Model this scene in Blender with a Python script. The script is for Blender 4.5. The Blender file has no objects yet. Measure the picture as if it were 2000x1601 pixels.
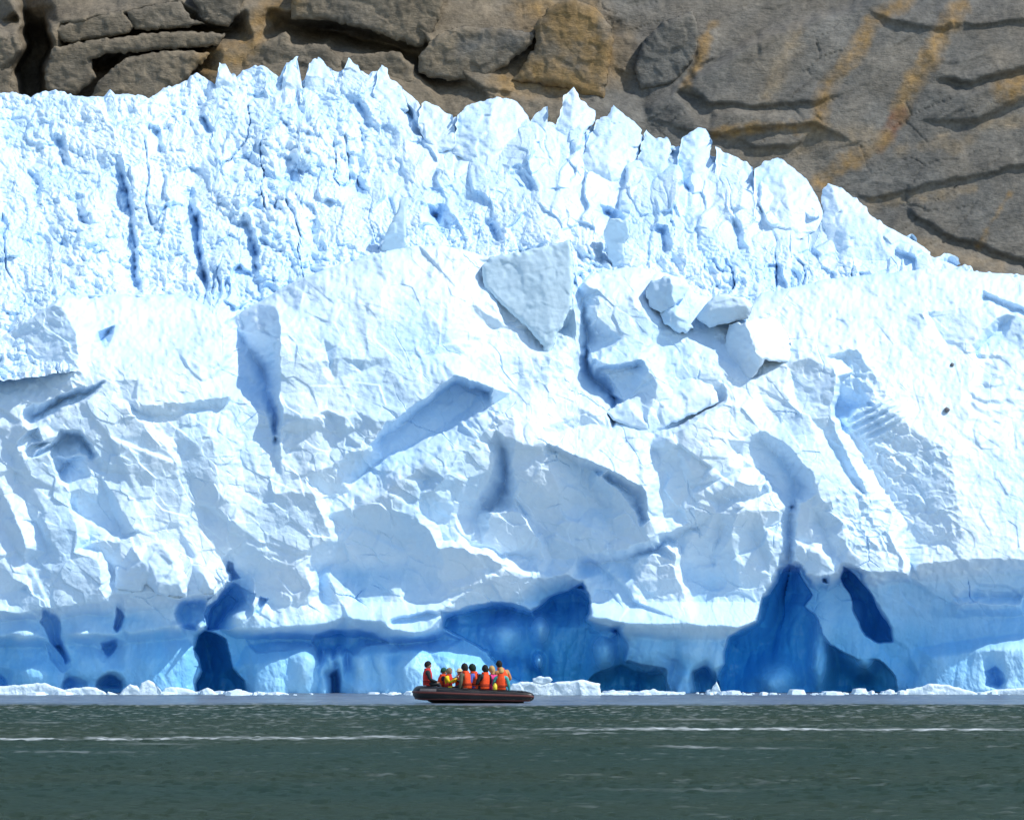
import bpy, bmesh, math, random
import numpy as np
from mathutils import Vector, Matrix
from mathutils.geometry import delaunay_2d_cdt

# ------------------------------------------------------------------ camera, sky, sun, exposure
SC = bpy.context.scene
COL = SC.collection
F = 5850.0      # focal length in photograph pixels (2000 wide)
HZ = 1237.0     # row of the horizon
CH = 3.0        # camera height above the water
cam_d = bpy.data.cameras.new('camera')
cam = bpy.data.objects.new('camera', cam_d)
COL.objects.link(cam)
cam.location = (0, 0, CH)
cam.rotation_euler = (math.radians(90), 0, 0)
cam_d.sensor_width = 36.0
cam_d.lens = 36.0 * F / 2000.0
cam_d.shift_y = (HZ - 800.5) / 2000.0
cam_d.clip_start = 0.5
cam_d.clip_end = 5000
SC.camera = cam

SUN = Vector((0.58, -0.24, 0.78)).normalized()   # towards the sun
W = bpy.data.worlds.new('World')
SC.world = W
W.use_nodes = True
wn = W.node_tree
bg = wn.nodes['Background']
sky = wn.nodes.new('ShaderNodeTexSky')
sky.sky_type = 'NISHITA'
sky.sun_disc = False
sky.sun_elevation = math.asin(SUN.z)
sky.sun_rotation = math.atan2(SUN.x, SUN.y)
sky.air_density = 1.0
sky.dust_density = 0.3
sky.ozone_density = 1.0
wn.links.new(sky.outputs[0], bg.inputs[0])
bg.inputs[1].default_value = 0.15
sl = bpy.data.lights.new('sun', 'SUN')
sl.energy = 3.3
sl.angle = math.radians(0.5)
sl.color = (1.0, 0.96, 0.89)
so = bpy.data.objects.new('sun', sl)
COL.objects.link(so)
so.location = (60, -20, 90)
so.rotation_euler = SUN.to_track_quat('Z', 'Y').to_euler()
SC.view_settings.view_transform = 'Standard'
SC.view_settings.look = 'None'
SC.view_settings.exposure = 0.38
SC.view_settings.gamma = 1
SC.view_settings.use_curve_mapping = False
SC.cycles.max_bounces = 12
SC.cycles.diffuse_bounces = 7
SC.cycles.use_denoising = True
SC.cycles.use_adaptive_sampling = True

# ------------------------------------------------------------------ helpers
def UP(u, v, d):
    """photograph pixel + distance -> world"""
    return (u - 1000.0) / F * d, d, CH + (HZ - v) / F * d

def h2(ix, iy, s):
    with np.errstate(over='ignore'):
        n = ix.astype(np.uint32) * np.uint32(374761393) + iy.astype(np.uint32) * np.uint32(668265263) + np.uint32((s * 2246822519) & 0xffffffff)
        n = (n ^ (n >> np.uint32(13))) * np.uint32(1274126177)
        n = (n ^ (n >> np.uint32(16))) * np.uint32(2246822519)
        n = n ^ (n >> np.uint32(15))
    return n.astype(np.float64) / 4294967295.0

def vnoise(x, y, s=0):
    x0 = np.floor(x); y0 = np.floor(y)
    fx = x - x0; fy = y - y0
    ix = x0.astype(np.int64); iy = y0.astype(np.int64)
    fx = fx * fx * fx * (fx * (fx * 6 - 15) + 10); fy = fy * fy * fy * (fy * (fy * 6 - 15) + 10)
    a = h2(ix, iy, s); b = h2(ix + 1, iy, s); c = h2(ix, iy + 1, s); d = h2(ix + 1, iy + 1, s)
    return ((a + (b - a) * fx) + ((c + (d - c) * fx) - (a + (b - a) * fx)) * fy) * 2 - 1

def fbm(x, y, s=0, o=4, g=0.5):
    r = 0; a = 1.0; t = 0
    for i in range(o):
        ca, sa = math.cos(i * 1.1 + 0.3), math.sin(i * 1.1 + 0.3)
        r = r + a * vnoise((x * ca - y * sa) * 2 ** i, (x * sa + y * ca) * 2 ** i, s + i * 17)
        t += a; a *= g
    return r / t

def cells(x, y, s=0, tilt=0.5, k=1.0, sign=1, hv=0.3):
    """sign 1: lumps with sharp valleys; sign -1: scoops with sharp ridges"""
    ix = np.floor(x).astype(np.int64); iy = np.floor(y).astype(np.int64)
    best = None
    for dx in (-1, 0, 1):
        for dy in (-1, 0, 1):
            jx = ix + dx; jy = iy + dy
            px = jx + 0.1 + 0.8 * h2(jx, jy, s); py = jy + 0.1 + 0.8 * h2(jx, jy, s + 1)
            ex = x - px; ey = y - py
            v = hv * (h2(jx, jy, s + 2) - 0.5) + tilt * ((h2(jx, jy, s + 3) - 0.5) * ex + (h2(jx, jy, s + 4) - 0.5) * ey) * 2 - k * (ex * ex + ey * ey)
            best = v if best is None else np.maximum(best, v)
    return best * sign

def planes(x, y, s=0, tilt=0.5, k=0.6, hv=0.3, sharp=45.0):
    """flat facets meeting in creases (the nearer cell wins softly)"""
    ix = np.floor(x).astype(np.int64); iy = np.floor(y).astype(np.int64)
    num = 0; den = 0
    for dx in (-1, 0, 1):
        for dy in (-1, 0, 1):
            jx = ix + dx; jy = iy + dy
            px = jx + 0.05 + 0.9 * h2(jx, jy, s); py = jy + 0.05 + 0.9 * h2(jx, jy, s + 1)
            ex = x - px; ey = y - py
            w = np.exp(-(ex * ex + ey * ey) * sharp)
            v = hv * (h2(jx, jy, s + 2) - 0.5) + tilt * ((h2(jx, jy, s + 3) - 0.5) * ex + (h2(jx, jy, s + 4) - 0.5) * ey) * 2
            num = num + w * v; den = den + w
    return num / (den + 1e-12)

def edges(x, y, s=0):
    """distance to the nearest border between random cells"""
    ix = np.floor(x).astype(np.int64); iy = np.floor(y).astype(np.int64)
    f1 = np.full(x.shape, 9.0); f2 = np.full(x.shape, 9.0)
    for dx in (-1, 0, 1):
        for dy in (-1, 0, 1):
            jx = ix + dx; jy = iy + dy
            d = np.hypot(x - jx - h2(jx, jy, s), y - jy - h2(jx, jy, s + 1))
            f2 = np.minimum(f2, np.maximum(f1, d)); f1 = np.minimum(f1, d)
    return f2 - f1

def blur(a, n=1):
    for _ in range(n):
        b = np.pad(a, 1, mode='edge')
        a = (b[:-2, 1:-1] + b[2:, 1:-1] + b[1:-1, :-2] + b[1:-1, 2:] + 2 * a) / 6.0
    return a

def lowpass(a, f=8, n=10):
    """broad outer surface: blurred block maxima"""
    h, w = a.shape; H, W2 = -(-h // f), -(-w // f)
    b = np.pad(a, ((0, H * f - h), (0, W2 * f - w)), mode='edge').reshape(H, f, W2, f).mean((1, 3))
    b = blur(b, n)
    y = np.clip((np.arange(h) + .5) / f - .5, 0, H - 1.001); x = np.clip((np.arange(w) + .5) / f - .5, 0, W2 - 1.001)
    j = y.astype(int)[:, None]; i = x.astype(int)[None, :]; fy = y[:, None] - j; fx = x[None, :] - i
    return (b[j, i] * (1 - fx) + b[j, i + 1] * fx) * (1 - fy) + (b[j + 1, i] * (1 - fx) + b[j + 1, i + 1] * fx) * fy

def sdf(u, v, poly):
    """signed distance to a polygon, positive inside; also nearest point"""
    P = np.asarray(poly, float)[:, :2]
    best = np.full(u.shape, 1e18); nx = np.zeros_like(best); ny = np.zeros_like(best)
    ins = np.zeros(u.shape, bool)
    for i in range(len(P)):
        ax, ay = P[i]; bx, by = P[(i + 1) % len(P)]
        ex, ey = bx - ax, by - ay
        t = np.clip(((u - ax) * ex + (v - ay) * ey) / (ex * ex + ey * ey + 1e-12), 0, 1)
        qx = ax + t * ex; qy = ay + t * ey
        d = (u - qx) ** 2 + (v - qy) ** 2
        m = d < best
        best = np.where(m, d, best); nx = np.where(m, qx, nx); ny = np.where(m, qy, ny)
        c = ((ay > v) != (by > v)) & (u < (bx - ax) * (v - ay) / (by - ay + 1e-18) + ax)
        ins ^= c
    best = np.sqrt(best)
    return np.where(ins, best, -best), nx, ny

def pmask(u, v, poly, soft):
    d, _, _ = sdf(u, v, poly)
    t = np.clip(d / soft * 0.5 + 0.5, 0, 1)
    return t * t * (3 - 2 * t)

def ldist(u, v, line):
    best = np.full(u.shape, 1e18)
    for (ax, ay), (bx, by) in zip(line[:-1], line[1:]):
        ex, ey = bx - ax, by - ay
        t = np.clip(((u - ax) * ex + (v - ay) * ey) / (ex * ex + ey * ey + 1e-12), 0, 1)
        best = np.minimum(best, (u - ax - t * ex) ** 2 + (v - ay - t * ey) ** 2)
    return np.sqrt(best)

def interp_field(lines, U, V, step=14.0):
    """piecewise-planar depth through polylines of (u, v, p)"""
    pts = []; val = []
    seen = set()
    def add(u, v, p):
        k = (round(u / 2.5), round(v / 2.5))
        if k in seen: return
        seen.add(k); pts.append(Vector((u, v))); val.append(p)
    for L in lines:
        if len(L) == 1: add(*L[0])
        for a, b in zip(L[:-1], L[1:]):
            n = max(1, int(math.hypot(b[0] - a[0], b[1] - a[1]) / step))
            for i in range(n + 1):
                t = i / n
                add(*(a[j] + (b[j] - a[j]) * t for j in range(3)))
    vs, _, fs, ov, _, _ = delaunay_2d_cdt(pts, [], [], 0, 1e-4)
    z = [val[o[0]] if o else 0.0 for o in ov]
    out = np.full(U.shape, np.nan)
    Uf, Vf = U, V
    # rasterise on a regular helper grid, then sample
    u0, u1, v0, v1 = U.min() - 4, U.max() + 4, V.min() - 4, V.max() + 4
    st = 1.5
    nu = int((u1 - u0) / st) + 2; nv = int((v1 - v0) / st) + 2
    G = np.full((nv, nu), np.nan)
    for f in fs:
        A, B, C = (vs[i] for i in f)
        za, zb, zc = (z[i] for i in f)
        i0 = max(0, int((min(A.x, B.x, C.x) - u0) / st)); i1 = min(nu - 1, int((max(A.x, B.x, C.x) - u0) / st) + 1)
        j0 = max(0, int((min(A.y, B.y, C.y) - v0) / st)); j1 = min(nv - 1, int((max(A.y, B.y, C.y) - v0) / st) + 1)
        if i1 < i0 or j1 < j0: continue
        x = u0 + np.arange(i0, i1 + 1) * st; y = v0 + np.arange(j0, j1 + 1) * st
        X, Y = np.meshgrid(x, y)
        den = (B.y - C.y) * (A.x - C.x) + (C.x - B.x) * (A.y - C.y)
        if abs(den) < 1e-9: continue
        wa = ((B.y - C.y) * (X - C.x) + (C.x - B.x) * (Y - C.y)) / den
        wb = ((C.y - A.y) * (X - C.x) + (A.x - C.x) * (Y - C.y)) / den
        wc = 1 - wa - wb
        m = (wa >= -1e-6) & (wb >= -1e-6) & (wc >= -1e-6)
        sub = G[j0:j1 + 1, i0:i1 + 1]
        sub[m] = (wa * za + wb * zb + wc * zc)[m]
    # fill outside hull with nearest valid along columns then rows
    for arr in (G.T, G):
        for row in arr:
            ok = ~np.isnan(row)
            if ok.any() and not ok.all():
                ii = np.arange(len(row)); row[~ok] = np.interp(ii[~ok], ii[ok], row[ok])
    def sample(u, v):
        x = np.clip((u - u0) / st, 0, nu - 1.001); y = np.clip((v - v0) / st, 0, nv - 1.001)
        i = x.astype(int); j = y.astype(int); fx = x - i; fy = y - j
        return (G[j, i] * (1 - fx) + G[j, i + 1] * fx) * (1 - fy) + (G[j + 1, i] * (1 - fx) + G[j + 1, i + 1] * fx) * fy
    return sample

def mesh_from(name, verts, faces, mat, smooth=True, col=None):
    me = bpy.data.meshes.new(name)
    verts = np.asarray(verts, np.float32); faces = np.asarray(faces, np.int32)
    nf, k = faces.shape
    me.vertices.add(len(verts)); me.vertices.foreach_set('co', verts.ravel())
    me.loops.add(nf * k); me.loops.foreach_set('vertex_index', faces.ravel())
    me.polygons.add(nf); me.polygons.foreach_set('loop_start', np.arange(nf, dtype=np.int32) * k)
    me.polygons.foreach_set('use_smooth', np.full(nf, smooth, bool))
    me.update(calc_edges=True); me.validate()
    if col is not None:
        ca = me.color_attributes.new('tint', 'FLOAT_COLOR', 'POINT')
        c = np.ones((len(verts), 4), np.float32); c[:, :col.shape[1]] = col
        ca.data.foreach_set('color', c.ravel())
    if mat: me.materials.append(mat)
    return me

def link(name, me, parent=None, label=None, cat=None, group=None, kind=None):
    o = bpy.data.objects.new(name, me); COL.objects.link(o)
    if parent: o.parent = parent
    if label: o['label'] = label
    if cat: o['category'] = cat
    if group: o['group'] = group
    if kind: o['kind'] = kind
    return o

def grid_faces(nr, nc):
    i = np.arange(nr - 1)[:, None] * nc + np.arange(nc - 1)[None, :]
    i = i.ravel()
    return np.stack([i, i + nc, i + nc + 1, i + 1], 1)

# ------------------------------------------------------------------ materials
def new_mat(name):
    m = bpy.data.materials.new(name); m.use_nodes = True
    nt = m.node_tree
    return m, nt, nt.nodes['Principled BSDF']

def nd(nt, t, **kw):
    n = nt.nodes.new(t)
    for k, v in kw.items(): setattr(n, k, v)
    return n

def noise_node(nt, scale, detail=4, rough=0.55, vec=None, stretch=None):
    n = nd(nt, 'ShaderNodeTexNoise')
    n.inputs['Scale'].default_value = scale; n.inputs['Detail'].default_value = detail; n.inputs['Roughness'].default_value = rough
    if stretch is not None:
        mp = nd(nt, 'ShaderNodeMapping'); mp.inputs['Scale'].default_value = stretch
        nt.links.new(vec, mp.inputs['Vector']); vec = mp.outputs[0]
    if vec is not None: nt.links.new(vec, n.inputs['Vector'])
    return n

def ramp(nt, src, stops):
    r = nd(nt, 'ShaderNodeValToRGB')
    el = r.color_ramp.elements
    while len(el) < len(stops): el.new(0.5)
    for e, (p, c) in zip(el, stops):
        e.position = p; e.color = (*c, 1) if len(c) == 3 else c
    nt.links.new(src, r.inputs[0])
    return r

def mixc(nt, fac, a, b, mode='MIX'):
    m = nd(nt, 'ShaderNodeMix', data_type='RGBA', blend_type=mode)
    for i, x in ((6, a), (7, b)):
        if isinstance(x, tuple): m.inputs[i].default_value = (*x, 1)
        else: nt.links.new(x, m.inputs[i])
    if isinstance(fac, (int, float)): m.inputs[0].default_value = fac
    else: nt.links.new(fac, m.inputs[0])
    return m.outputs[2]

def bump(nt, src, strength, dist, bsdf, prev=None):
    b = nd(nt, 'ShaderNodeBump'); b.inputs['Strength'].default_value = strength; b.inputs['Distance'].default_value = dist
    nt.links.new(src, b.inputs['Height'])
    if prev: nt.links.new(prev.outputs[0], b.inputs['Normal'])
    nt.links.new(b.outputs[0], bsdf.inputs['Normal'])
    return b

def ice_material(name, white, blue, dense, z_low, z_high, bump_s=0.5, bscale=2.2, sss=0.0):
    """glacier ice: white weathered crust, bluer ice in veins, dense blue ice near the waterline"""
    m, nt, b = new_mat(name)
    g = nd(nt, 'ShaderNodeNewGeometry'); pos = g.outputs['Position']
    n1 = noise_node(nt, 0.16, 5, 0.6, pos)
    r1 = ramp(nt, n1.outputs[0], [(0.42, (0, 0, 0)), (0.72, (1, 1, 1))])
    c = mixc(nt, r1.outputs[0], white, blue)
    sep = nd(nt, 'ShaderNodeSeparateXYZ'); nt.links.new(pos, sep.inputs[0])
    n2 = noise_node(nt, 0.25, 4, 0.5, pos)
    ma = nd(nt, 'ShaderNodeMath', operation='MULTIPLY_ADD'); nt.links.new(n2.outputs[0], ma.inputs[0]); ma.inputs[1].default_value = 3.0; ma.inputs[2].default_value = -1.5
    ad = nd(nt, 'ShaderNodeMath', operation='ADD'); nt.links.new(sep.outputs[2], ad.inputs[0]); nt.links.new(ma.outputs[0], ad.inputs[1])
    mr = nd(nt, 'ShaderNodeMapRange', interpolation_type='SMOOTHSTEP'); nt.links.new(ad.outputs[0], mr.inputs[0])
    mr.inputs[1].default_value = z_low; mr.inputs[2].default_value = z_high; mr.inputs[3].default_value = 1; mr.inputs[4].default_value = 0
    c = mixc(nt, mr.outputs[0], c, dense)
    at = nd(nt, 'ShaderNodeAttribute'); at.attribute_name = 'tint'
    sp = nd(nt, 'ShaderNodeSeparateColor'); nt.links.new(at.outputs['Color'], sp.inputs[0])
    c = mixc(nt, sp.outputs[0], c, (0.03, 0.40, 0.80))  # tint paints recess blue into the ice colour
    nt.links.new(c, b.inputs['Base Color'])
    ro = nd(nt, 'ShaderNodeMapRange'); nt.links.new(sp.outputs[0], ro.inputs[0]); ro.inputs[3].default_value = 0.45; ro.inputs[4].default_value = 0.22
    nt.links.new(ro.outputs[0], b.inputs['Roughness'])
    b.inputs['Specular IOR Level'].default_value = 0.28
    if sss:
        b.inputs['Subsurface Weight'].default_value = sss
        b.inputs['Subsurface Radius'].default_value = (0.25, 0.6, 1.0)
        b.inputs['Subsurface Scale'].default_value = 0.25
    n3 = noise_node(nt, bscale, 6, 0.62, pos)
    bump(nt, n3.outputs[0], bump_s, 0.25, b)
    return m

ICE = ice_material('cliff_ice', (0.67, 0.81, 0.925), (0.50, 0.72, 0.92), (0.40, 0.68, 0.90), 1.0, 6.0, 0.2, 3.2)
SNOW = ice_material('icefall_ice', (0.65, 0.80, 0.925), (0.50, 0.72, 0.92), (0.7, 0.85, 0.95), -60, -50, 0.5, 3.0)
SHADED_BLOCK = ice_material('shaded_block_ice', (0.56, 0.73, 0.84), (0.48, 0.68, 0.82), (0.5, 0.75, 0.93), -60, -50, 0.15, 3.0)  # darker copy of the ice: shade of the grey blocks put into the colour
FLOE = ice_material('floe_ice', (0.66, 0.79, 0.88), (0.58, 0.74, 0.86), (0.6, 0.75, 0.8), -60, -50, 0.4, 5.0)

def plain(name, c, rough=0.7, spec=0.3, nscale=9.0, var=0.18, bs=0.0):
    m, nt, b = new_mat(name)
    tc = nd(nt, 'ShaderNodeTexCoord')
    n = noise_node(nt, nscale, 3, 0.5, tc.outputs['Object'])
    lo = tuple(x * (1 - var) for x in c); hi = tuple(min(1, x * (1 + var)) for x in c)
    r = ramp(nt, n.outputs[0], [(0.3, lo), (0.7, hi)])
    nt.links.new(r.outputs[0], b.inputs['Base Color'])
    b.inputs['Roughness'].default_value = rough; b.inputs['Specular IOR Level'].default_value = spec
    if bs: bump(nt, n.outputs[0], bs, 0.03, b)
    return m

# ------------------------------------------------------------------ ice cliff (front face): one relief of real depth
D0 = 152.0
CLIFF = [
 # far sides, outside the frame
 [(-160,700,-4),(-160,900,-1),(-160,1180,1.5),(-160,1212,.6),(-160,1240,1),(-160,1262,0),(-160,1345,.3)],
 [(2160,545,-8),(2160,620,-5),(2160,880,-.6),(2160,1090,2.4),(2160,1125,.9),(2160,1200,.2),(2160,1235,.8),(2160,1345,2)],
 # dimpled pyramid
 [(0,664,-4),(60,620,-3.6),(105,590,-3.2)],
 [(105,592,-3.0),(133,610,-2.5),(150,655,-1.5),(152,708,-.6),(165,752,-.2)],
 [(165,752,-.2),(140,764,-.1),(80,792,-.5),(35,780,-1.2),(0,735,-2.4)],
 [(42,640,-4),(20,690,-3.7),(0,722,-3.4)], [(-120,770,-1.9),(0,765,-1.5),(40,798,-.7)],
 # bright sloping platform
 [(122,579,-5.5),(245,576,-7),(364,582,-7.5),(420,605,-7),(433,634,-5.5)],
 [(150,655,-1.6),(168,682,-1.4),(224,718,-.9),(280,717,-.9),(332,704,-1.2),(378,688,-1.8),(399,670,-2.5),(430,640,-4)],
 [(182,672,-2.4),(192,650,-3.2),(229,632,-4)], [(200,668,-4.2),(214,648,-4.8)], [(206,680,-2.0),(224,662,-2.8)],
 # crevice under the pyramid
 [(165,768,-1.7),(120,786,-2.2),(70,817,-2)], [(170,780,.2),(125,800,.3),(75,832,.1)],
 # front face below the platform
 [(210,745,-.2),(300,740,-.1),(380,725,-.6),(420,700,-1.3)],
 [(217,781,.3),(250,800,.7),(287,795,.8),(360,785,.7),(444,776,.2)], [(290,815,0),(370,805,.1),(444,795,-.3)],
 [(217,781,.5),(280,830,.9),(330,880,1.0)], [(240,780,-.1),(300,825,.3),(350,870,.5)],
 [(370,860,.7),(400,850,.9),(440,865,.5)], [(340,920,.6),(420,905,1.0),(470,900,.6)], [(470,880,.2),(480,960,.7),(530,990,1.0)],
 [(400,1000,.8),(430,960,1.2),(470,1000,1.1)], [(350,1020,1.3),(400,1040,1.0),(460,1020,1.4)], [(470,1060,1.2),(520,1080,1.3)],
 # hollow with a block in it
 [(101,866,.4),(119,841,.6),(157,841,.8),(185,876,1.0),(203,905,1.0)],
 [(108,872,-1.4),(130,853,-1.6),(160,855,-1.5),(180,885,-1.0)], [(115,920,-1.2),(130,905,-1.3)],
 [(136,894,.2),(157,883,.3),(182,900,.4),(192,921,.6)], [(122,960,.9),(154,956,1.1),(191,925,.7)],
 [(49,834,.4),(75,850,.6),(94,890,.7),(122,960,1.0),(140,1000,1.3),(154,1044,1.6)],
 [(60,834,-.6),(85,870,-.4),(105,910,-.3)],
 [(128,972,.3),(160,1010,.4),(175,1050,.8)],
 [(224,970,1.0),(240,1000,1.3),(262,1037,1.5)], [(210,975,.3),(225,1010,.4),(240,1048,.6)],
 [(300,960,.7),(310,1010,1.0),(280,1040,1.3)], [(230,930,.6),(290,920,1.0)],
 [(0,830,-.4),(30,870,.2),(60,930,.7),(85,1000,1.2),(110,1070,1.5)], [(10,870,-.3),(45,950,.3),(65,1010,.7),(90,1080,1.0)],
 [(0,950,.4),(25,1000,1.2),(50,1070,1.5)], [(0,1010,.4),(30,1070,.9),(60,1130,1.3)],
 [(0,1100,1.3),(50,1140,1.7),(75,1180,1.7)], [(0,1160,1.2),(50,1150,1.1)], [(110,1110,1.7),(150,1080,1.8),(190,1100,1.9),(200,1150,2.0)],
 [(160,1070,1.0),(200,1080,1.0),(215,1110,.9)], [(180,1060,1.3),(230,1060,1.3)],
 # undercut, left
 [(0,1192,1.6),(40,1198,1.7),(80,1188,1.6),(120,1186,1.8),(165,1180,1.7),(203,1172,1.9),(224,1160,1.6),(270,1158,1.9),(308,1162,2.0),(364,1168,2.0)],
 [(395,1160,1.9),(418,1157,1.9),(441,1135,1.6)],
 [(0,1212,.5),(70,1208,.5)], [(130,1205,.5),(203,1200,.4)], [(255,1195,.5),(300,1190,.6),(335,1187,.7)],
 [(0,1242,1.1),(42,1236,1.4),(85,1243,1.0)], [(135,1240,1.0),(161,1235,1.3),(215,1240,1.0)], [(250,1238,1.0),(300,1230,1.1),(343,1222,1.4)],
 [(0,1262,-.2),(80,1262,-.2)], [(140,1260,-.1),(200,1258,-.2)], [(250,1255,-.1),(300,1250,-.1),(380,1243,-.3)],
 [(0,1300,-.2),(70,1312,.5),(95,1318,.3)], [(-30,1330,-1.2),(0,1335,-1)], [(20,1345,.2),(70,1345,.5),(120,1345,.3)],
 [(135,1328,-.8),(150,1335,-1.0),(165,1330,-.7)], [(125,1310,.1),(170,1305,.1)], [(197,1335,-1.2),(213,1318,-.8),(232,1335,-1.2)], [(185,1340,.1),(190,1310,.2),(240,1310,.3),(245,1340,.2)],
 [(250,1345,.3),(300,1345,.6),(370,1345,.6)], [(270,1290,.3),(340,1290,.4),(370,1270,.2)],
 [(84,1191,.4),(100,1215,.3),(108,1245,.2),(122,1285,-.1)], [(76,1200,.6),(80,1222,.6),(92,1250,.6),(100,1275,.1)], [(117,1212,.6),(121,1240,.7),(140,1285,.1)],
 [(230,1190,.4),(236,1205,.4),(228,1228,.4)], [(221,1190,.6),(222,1208,.6),(220,1230,.8)], [(243,1195,.6),(246,1208,.6),(238,1230,.8)],
 [(200,1258,-.9),(208,1270,-1.2),(216,1262,-1.1)],
 [(344,1180,.7),(338,1195,.8),(345,1210,.9),(352,1226,1.2)], [(368,1178,0),(352,1195,-.1),(360,1212,.2)], [(385,1180,.2),(385,1200,.4),(398,1222,1.1)],
 [(425,1160,.3),(410,1185,.4),(401,1200,.6),(404,1226,1.0)], [(440,1160,-.7),(418,1190,-1.2),(412,1222,-1.0)], [(450,1180,-.7),(455,1215,-.3)],
 [(470,1200,.6),(497,1192,1.3),(497,1226,1.3),(440,1229,.3)], [(445,1100,.2),(455,1140,-.4),(480,1150,0)], [(500,1120,.7),(500,1160,.5)], [(436,1090,1.0),(420,1070,1.2)],
 [(383,1245,-.5),(378,1280,-.2),(395,1310,-.1),(384,1330,.1),(384,1345,.1)], [(402,1244,-3),(405,1290,-4.5),(410,1345,-4.5)], [(430,1250,-3.5),(440,1300,-4.5),(452,1345,-4)],
 [(440,1246,-1.8),(448,1290,-.9),(472,1325,-.5),(486,1345,.1)], [(460,1250,-1.1),(520,1248,-1.0)],
 # shelf and feet left of the boat
 [(497,1228,1.3),(550,1224,1.6),(600,1222,1.4),(640,1215,1.3),(672,1205,1.5),(690,1215,1.8)],
 [(500,1194,1.2),(535,1180,.6),(590,1186,1.2),(612,1165,.9)], [(545,1100,1.2),(600,1112,1.7),(609,1150,1.7),(592,1178,1.0)], [(620,1120,.5),(625,1160,.6)],
 [(640,1130,1.1),(665,1170,1.5)], [(540,1247,-.9),(600,1250,-.9),(650,1247,-1.1),(700,1242,-.8),(740,1250,-.5),(800,1258,-.5),(860,1245,-.9)],
 [(500,1300,.6),(540,1290,.6),(560,1285,.8),(595,1280,.9),(612,1292,.7),(600,1310,.7)], [(500,1345,.9),(540,1345,1),(600,1345,.7),(640,1345,.6)],
 [(618,1258,-1.4),(628,1285,-1.1),(625,1310,-.2)], [(636,1285,.2),(648,1290,.4),(652,1305,.2)], [(655,1275,-.8),(657,1300,-.5),(650,1320,-.8),(652,1345,-.8)], [(664,1285,.5),(668,1305,.3),(664,1345,.3)],
 [(680,1270,-.8),(682,1305,0)], [(692,1285,.6),(712,1282,.6),(718,1300,.3)], [(700,1345,.9),(780,1345,1),(880,1345,1),(960,1345,.5)],
 [(728,1280,.5),(762,1278,.6)], [(767,1262,-.4),(768,1285,.2)], [(775,1272,.4),(820,1275,.6),(870,1282,.7),(930,1298,.5),(965,1320,0)], [(720,1310,.4),(800,1310,.6),(900,1320,.8)],
 [(734,1213,2),(770,1230,2.3),(810,1240,2.3),(840,1228,2.3),(858,1205,2.1)], [(770,1212,1.4),(800,1208,1.2),(830,1203,1.3),(850,1198,1.5)],
 # recess left of the prow and the prow
 [(433,636,-4),(437,690,-2),(437,750,-1),(451,778,-.6),(486,786,-.6),(518,800,-.7),(535,855,-.2),(543,910,.4)],
 [(458,624,-6),(480,680,-5),(512,720,-4.8),(530,790,-2.8),(540,860,-1)],
 [(500,592,-5.5),(539,572,-5)], [(539,603,-2.2),(546,640,-.6),(548,715,0),(549,790,.4),(549,855,.6),(547,910,.7)],
 # the big smooth face
 [(548,715,0),(700,700,-.3),(850,690,-.8),(945,690,-1.8)],
 [(600,541,-4.2),(740,498,-4.4),(800,483,-4.4),(870,483,-4.8),(945,500,-5)],
 [(580,610,-1.7),(680,600,-1.8),(740,575,-2.0),(860,590,-2.1),(935,600,-2.6)], [(640,560,-2.9),(690,575,-2.5),(720,590,-1.6)], [(745,510,-3.9),(755,560,-2.6)], [(830,540,-3.6),(850,560,-2.7)],
 [(560,640,-.9),(620,650,-1.0),(660,680,-.5)], [(640,690,-.7),(652,740,-.2),(640,760,.1)], [(700,715,-.6),(703,730,-.5)], [(820,640,-1.5),(870,650,-1.0)],
 [(549,820,.5),(560,825,.7),(610,815,.8),(640,800,.5)], [(560,850,.2),(620,840,.3)],
 [(550,900,.6),(600,905,.5),(640,900,.4),(668,890,.5),(672,870,.2),(655,850,.1),(645,810,.1)],
 [(690,802,.5),(735,822,.9),(768,824,1.1),(820,785,.9),(888,737,.7),(930,745,.2),(962,758,-.2)],
 [(672,815,.8),(700,815,.5),(740,850,.8)], [(672,890,.8),(710,880,.9),(738,858,.8)], [(668,880,.4),(672,850,.4)],
 # shadowed recess under the overhang
 [(745,862,-1.4),(775,838,-1.7),(830,795,-2.0),(890,752,-2.4),(955,770,-2.6)], [(700,930,-.6),(760,890,-1.1),(850,840,-1.6),(910,800,-2.1)],
 [(650,975,.1),(700,950,.0),(790,905,.0),(880,862,-.2),(925,815,-.8),(962,792,-1.2)],
 [(640,1010,.8),(760,950,1.0),(830,905,.9),(870,875,.7),(905,880,.7),(985,802,-.2)], [(910,830,-.2),(950,800,-.6)],
 [(805,930,.8),(830,940,.4),(860,925,1.0)], [(820,968,1.0),(850,960,1.2),(900,885,.8)],
 # lower left facets
 [(546,958,.8),(575,935,.6),(612,958,1.2),(632,1005,1.4),(650,1040,1.5)], [(624,955,.4),(645,1000,.5),(662,1036,.5)], [(546,930,.7),(600,925,.8),(650,905,.7)],
 [(540,960,1.1),(610,965,1.3)], [(520,1090,1.2),(600,1075,1.5),(645,1055,1.5)], [(660,1060,.8),(650,1100,.6),(690,1130,.8)],
 # big lavender facet and ridge
 [(690,1030,.5),(700,1000,.9),(760,992,1.2),(800,1005,1.6),(835,1036,1.7),(853,1068,1.8)], [(850,1020,.6),(865,1058,.7),(890,1060,.6)], [(740,1040,.7),(800,1050,.9),(840,1090,1.3)],
 [(700,1090,.9),(760,1120,1.2),(820,1140,1.5),(900,1130,1.7)], [(700,1160,1.4),(760,1170,1.7),(850,1160,1.9)],
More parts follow.
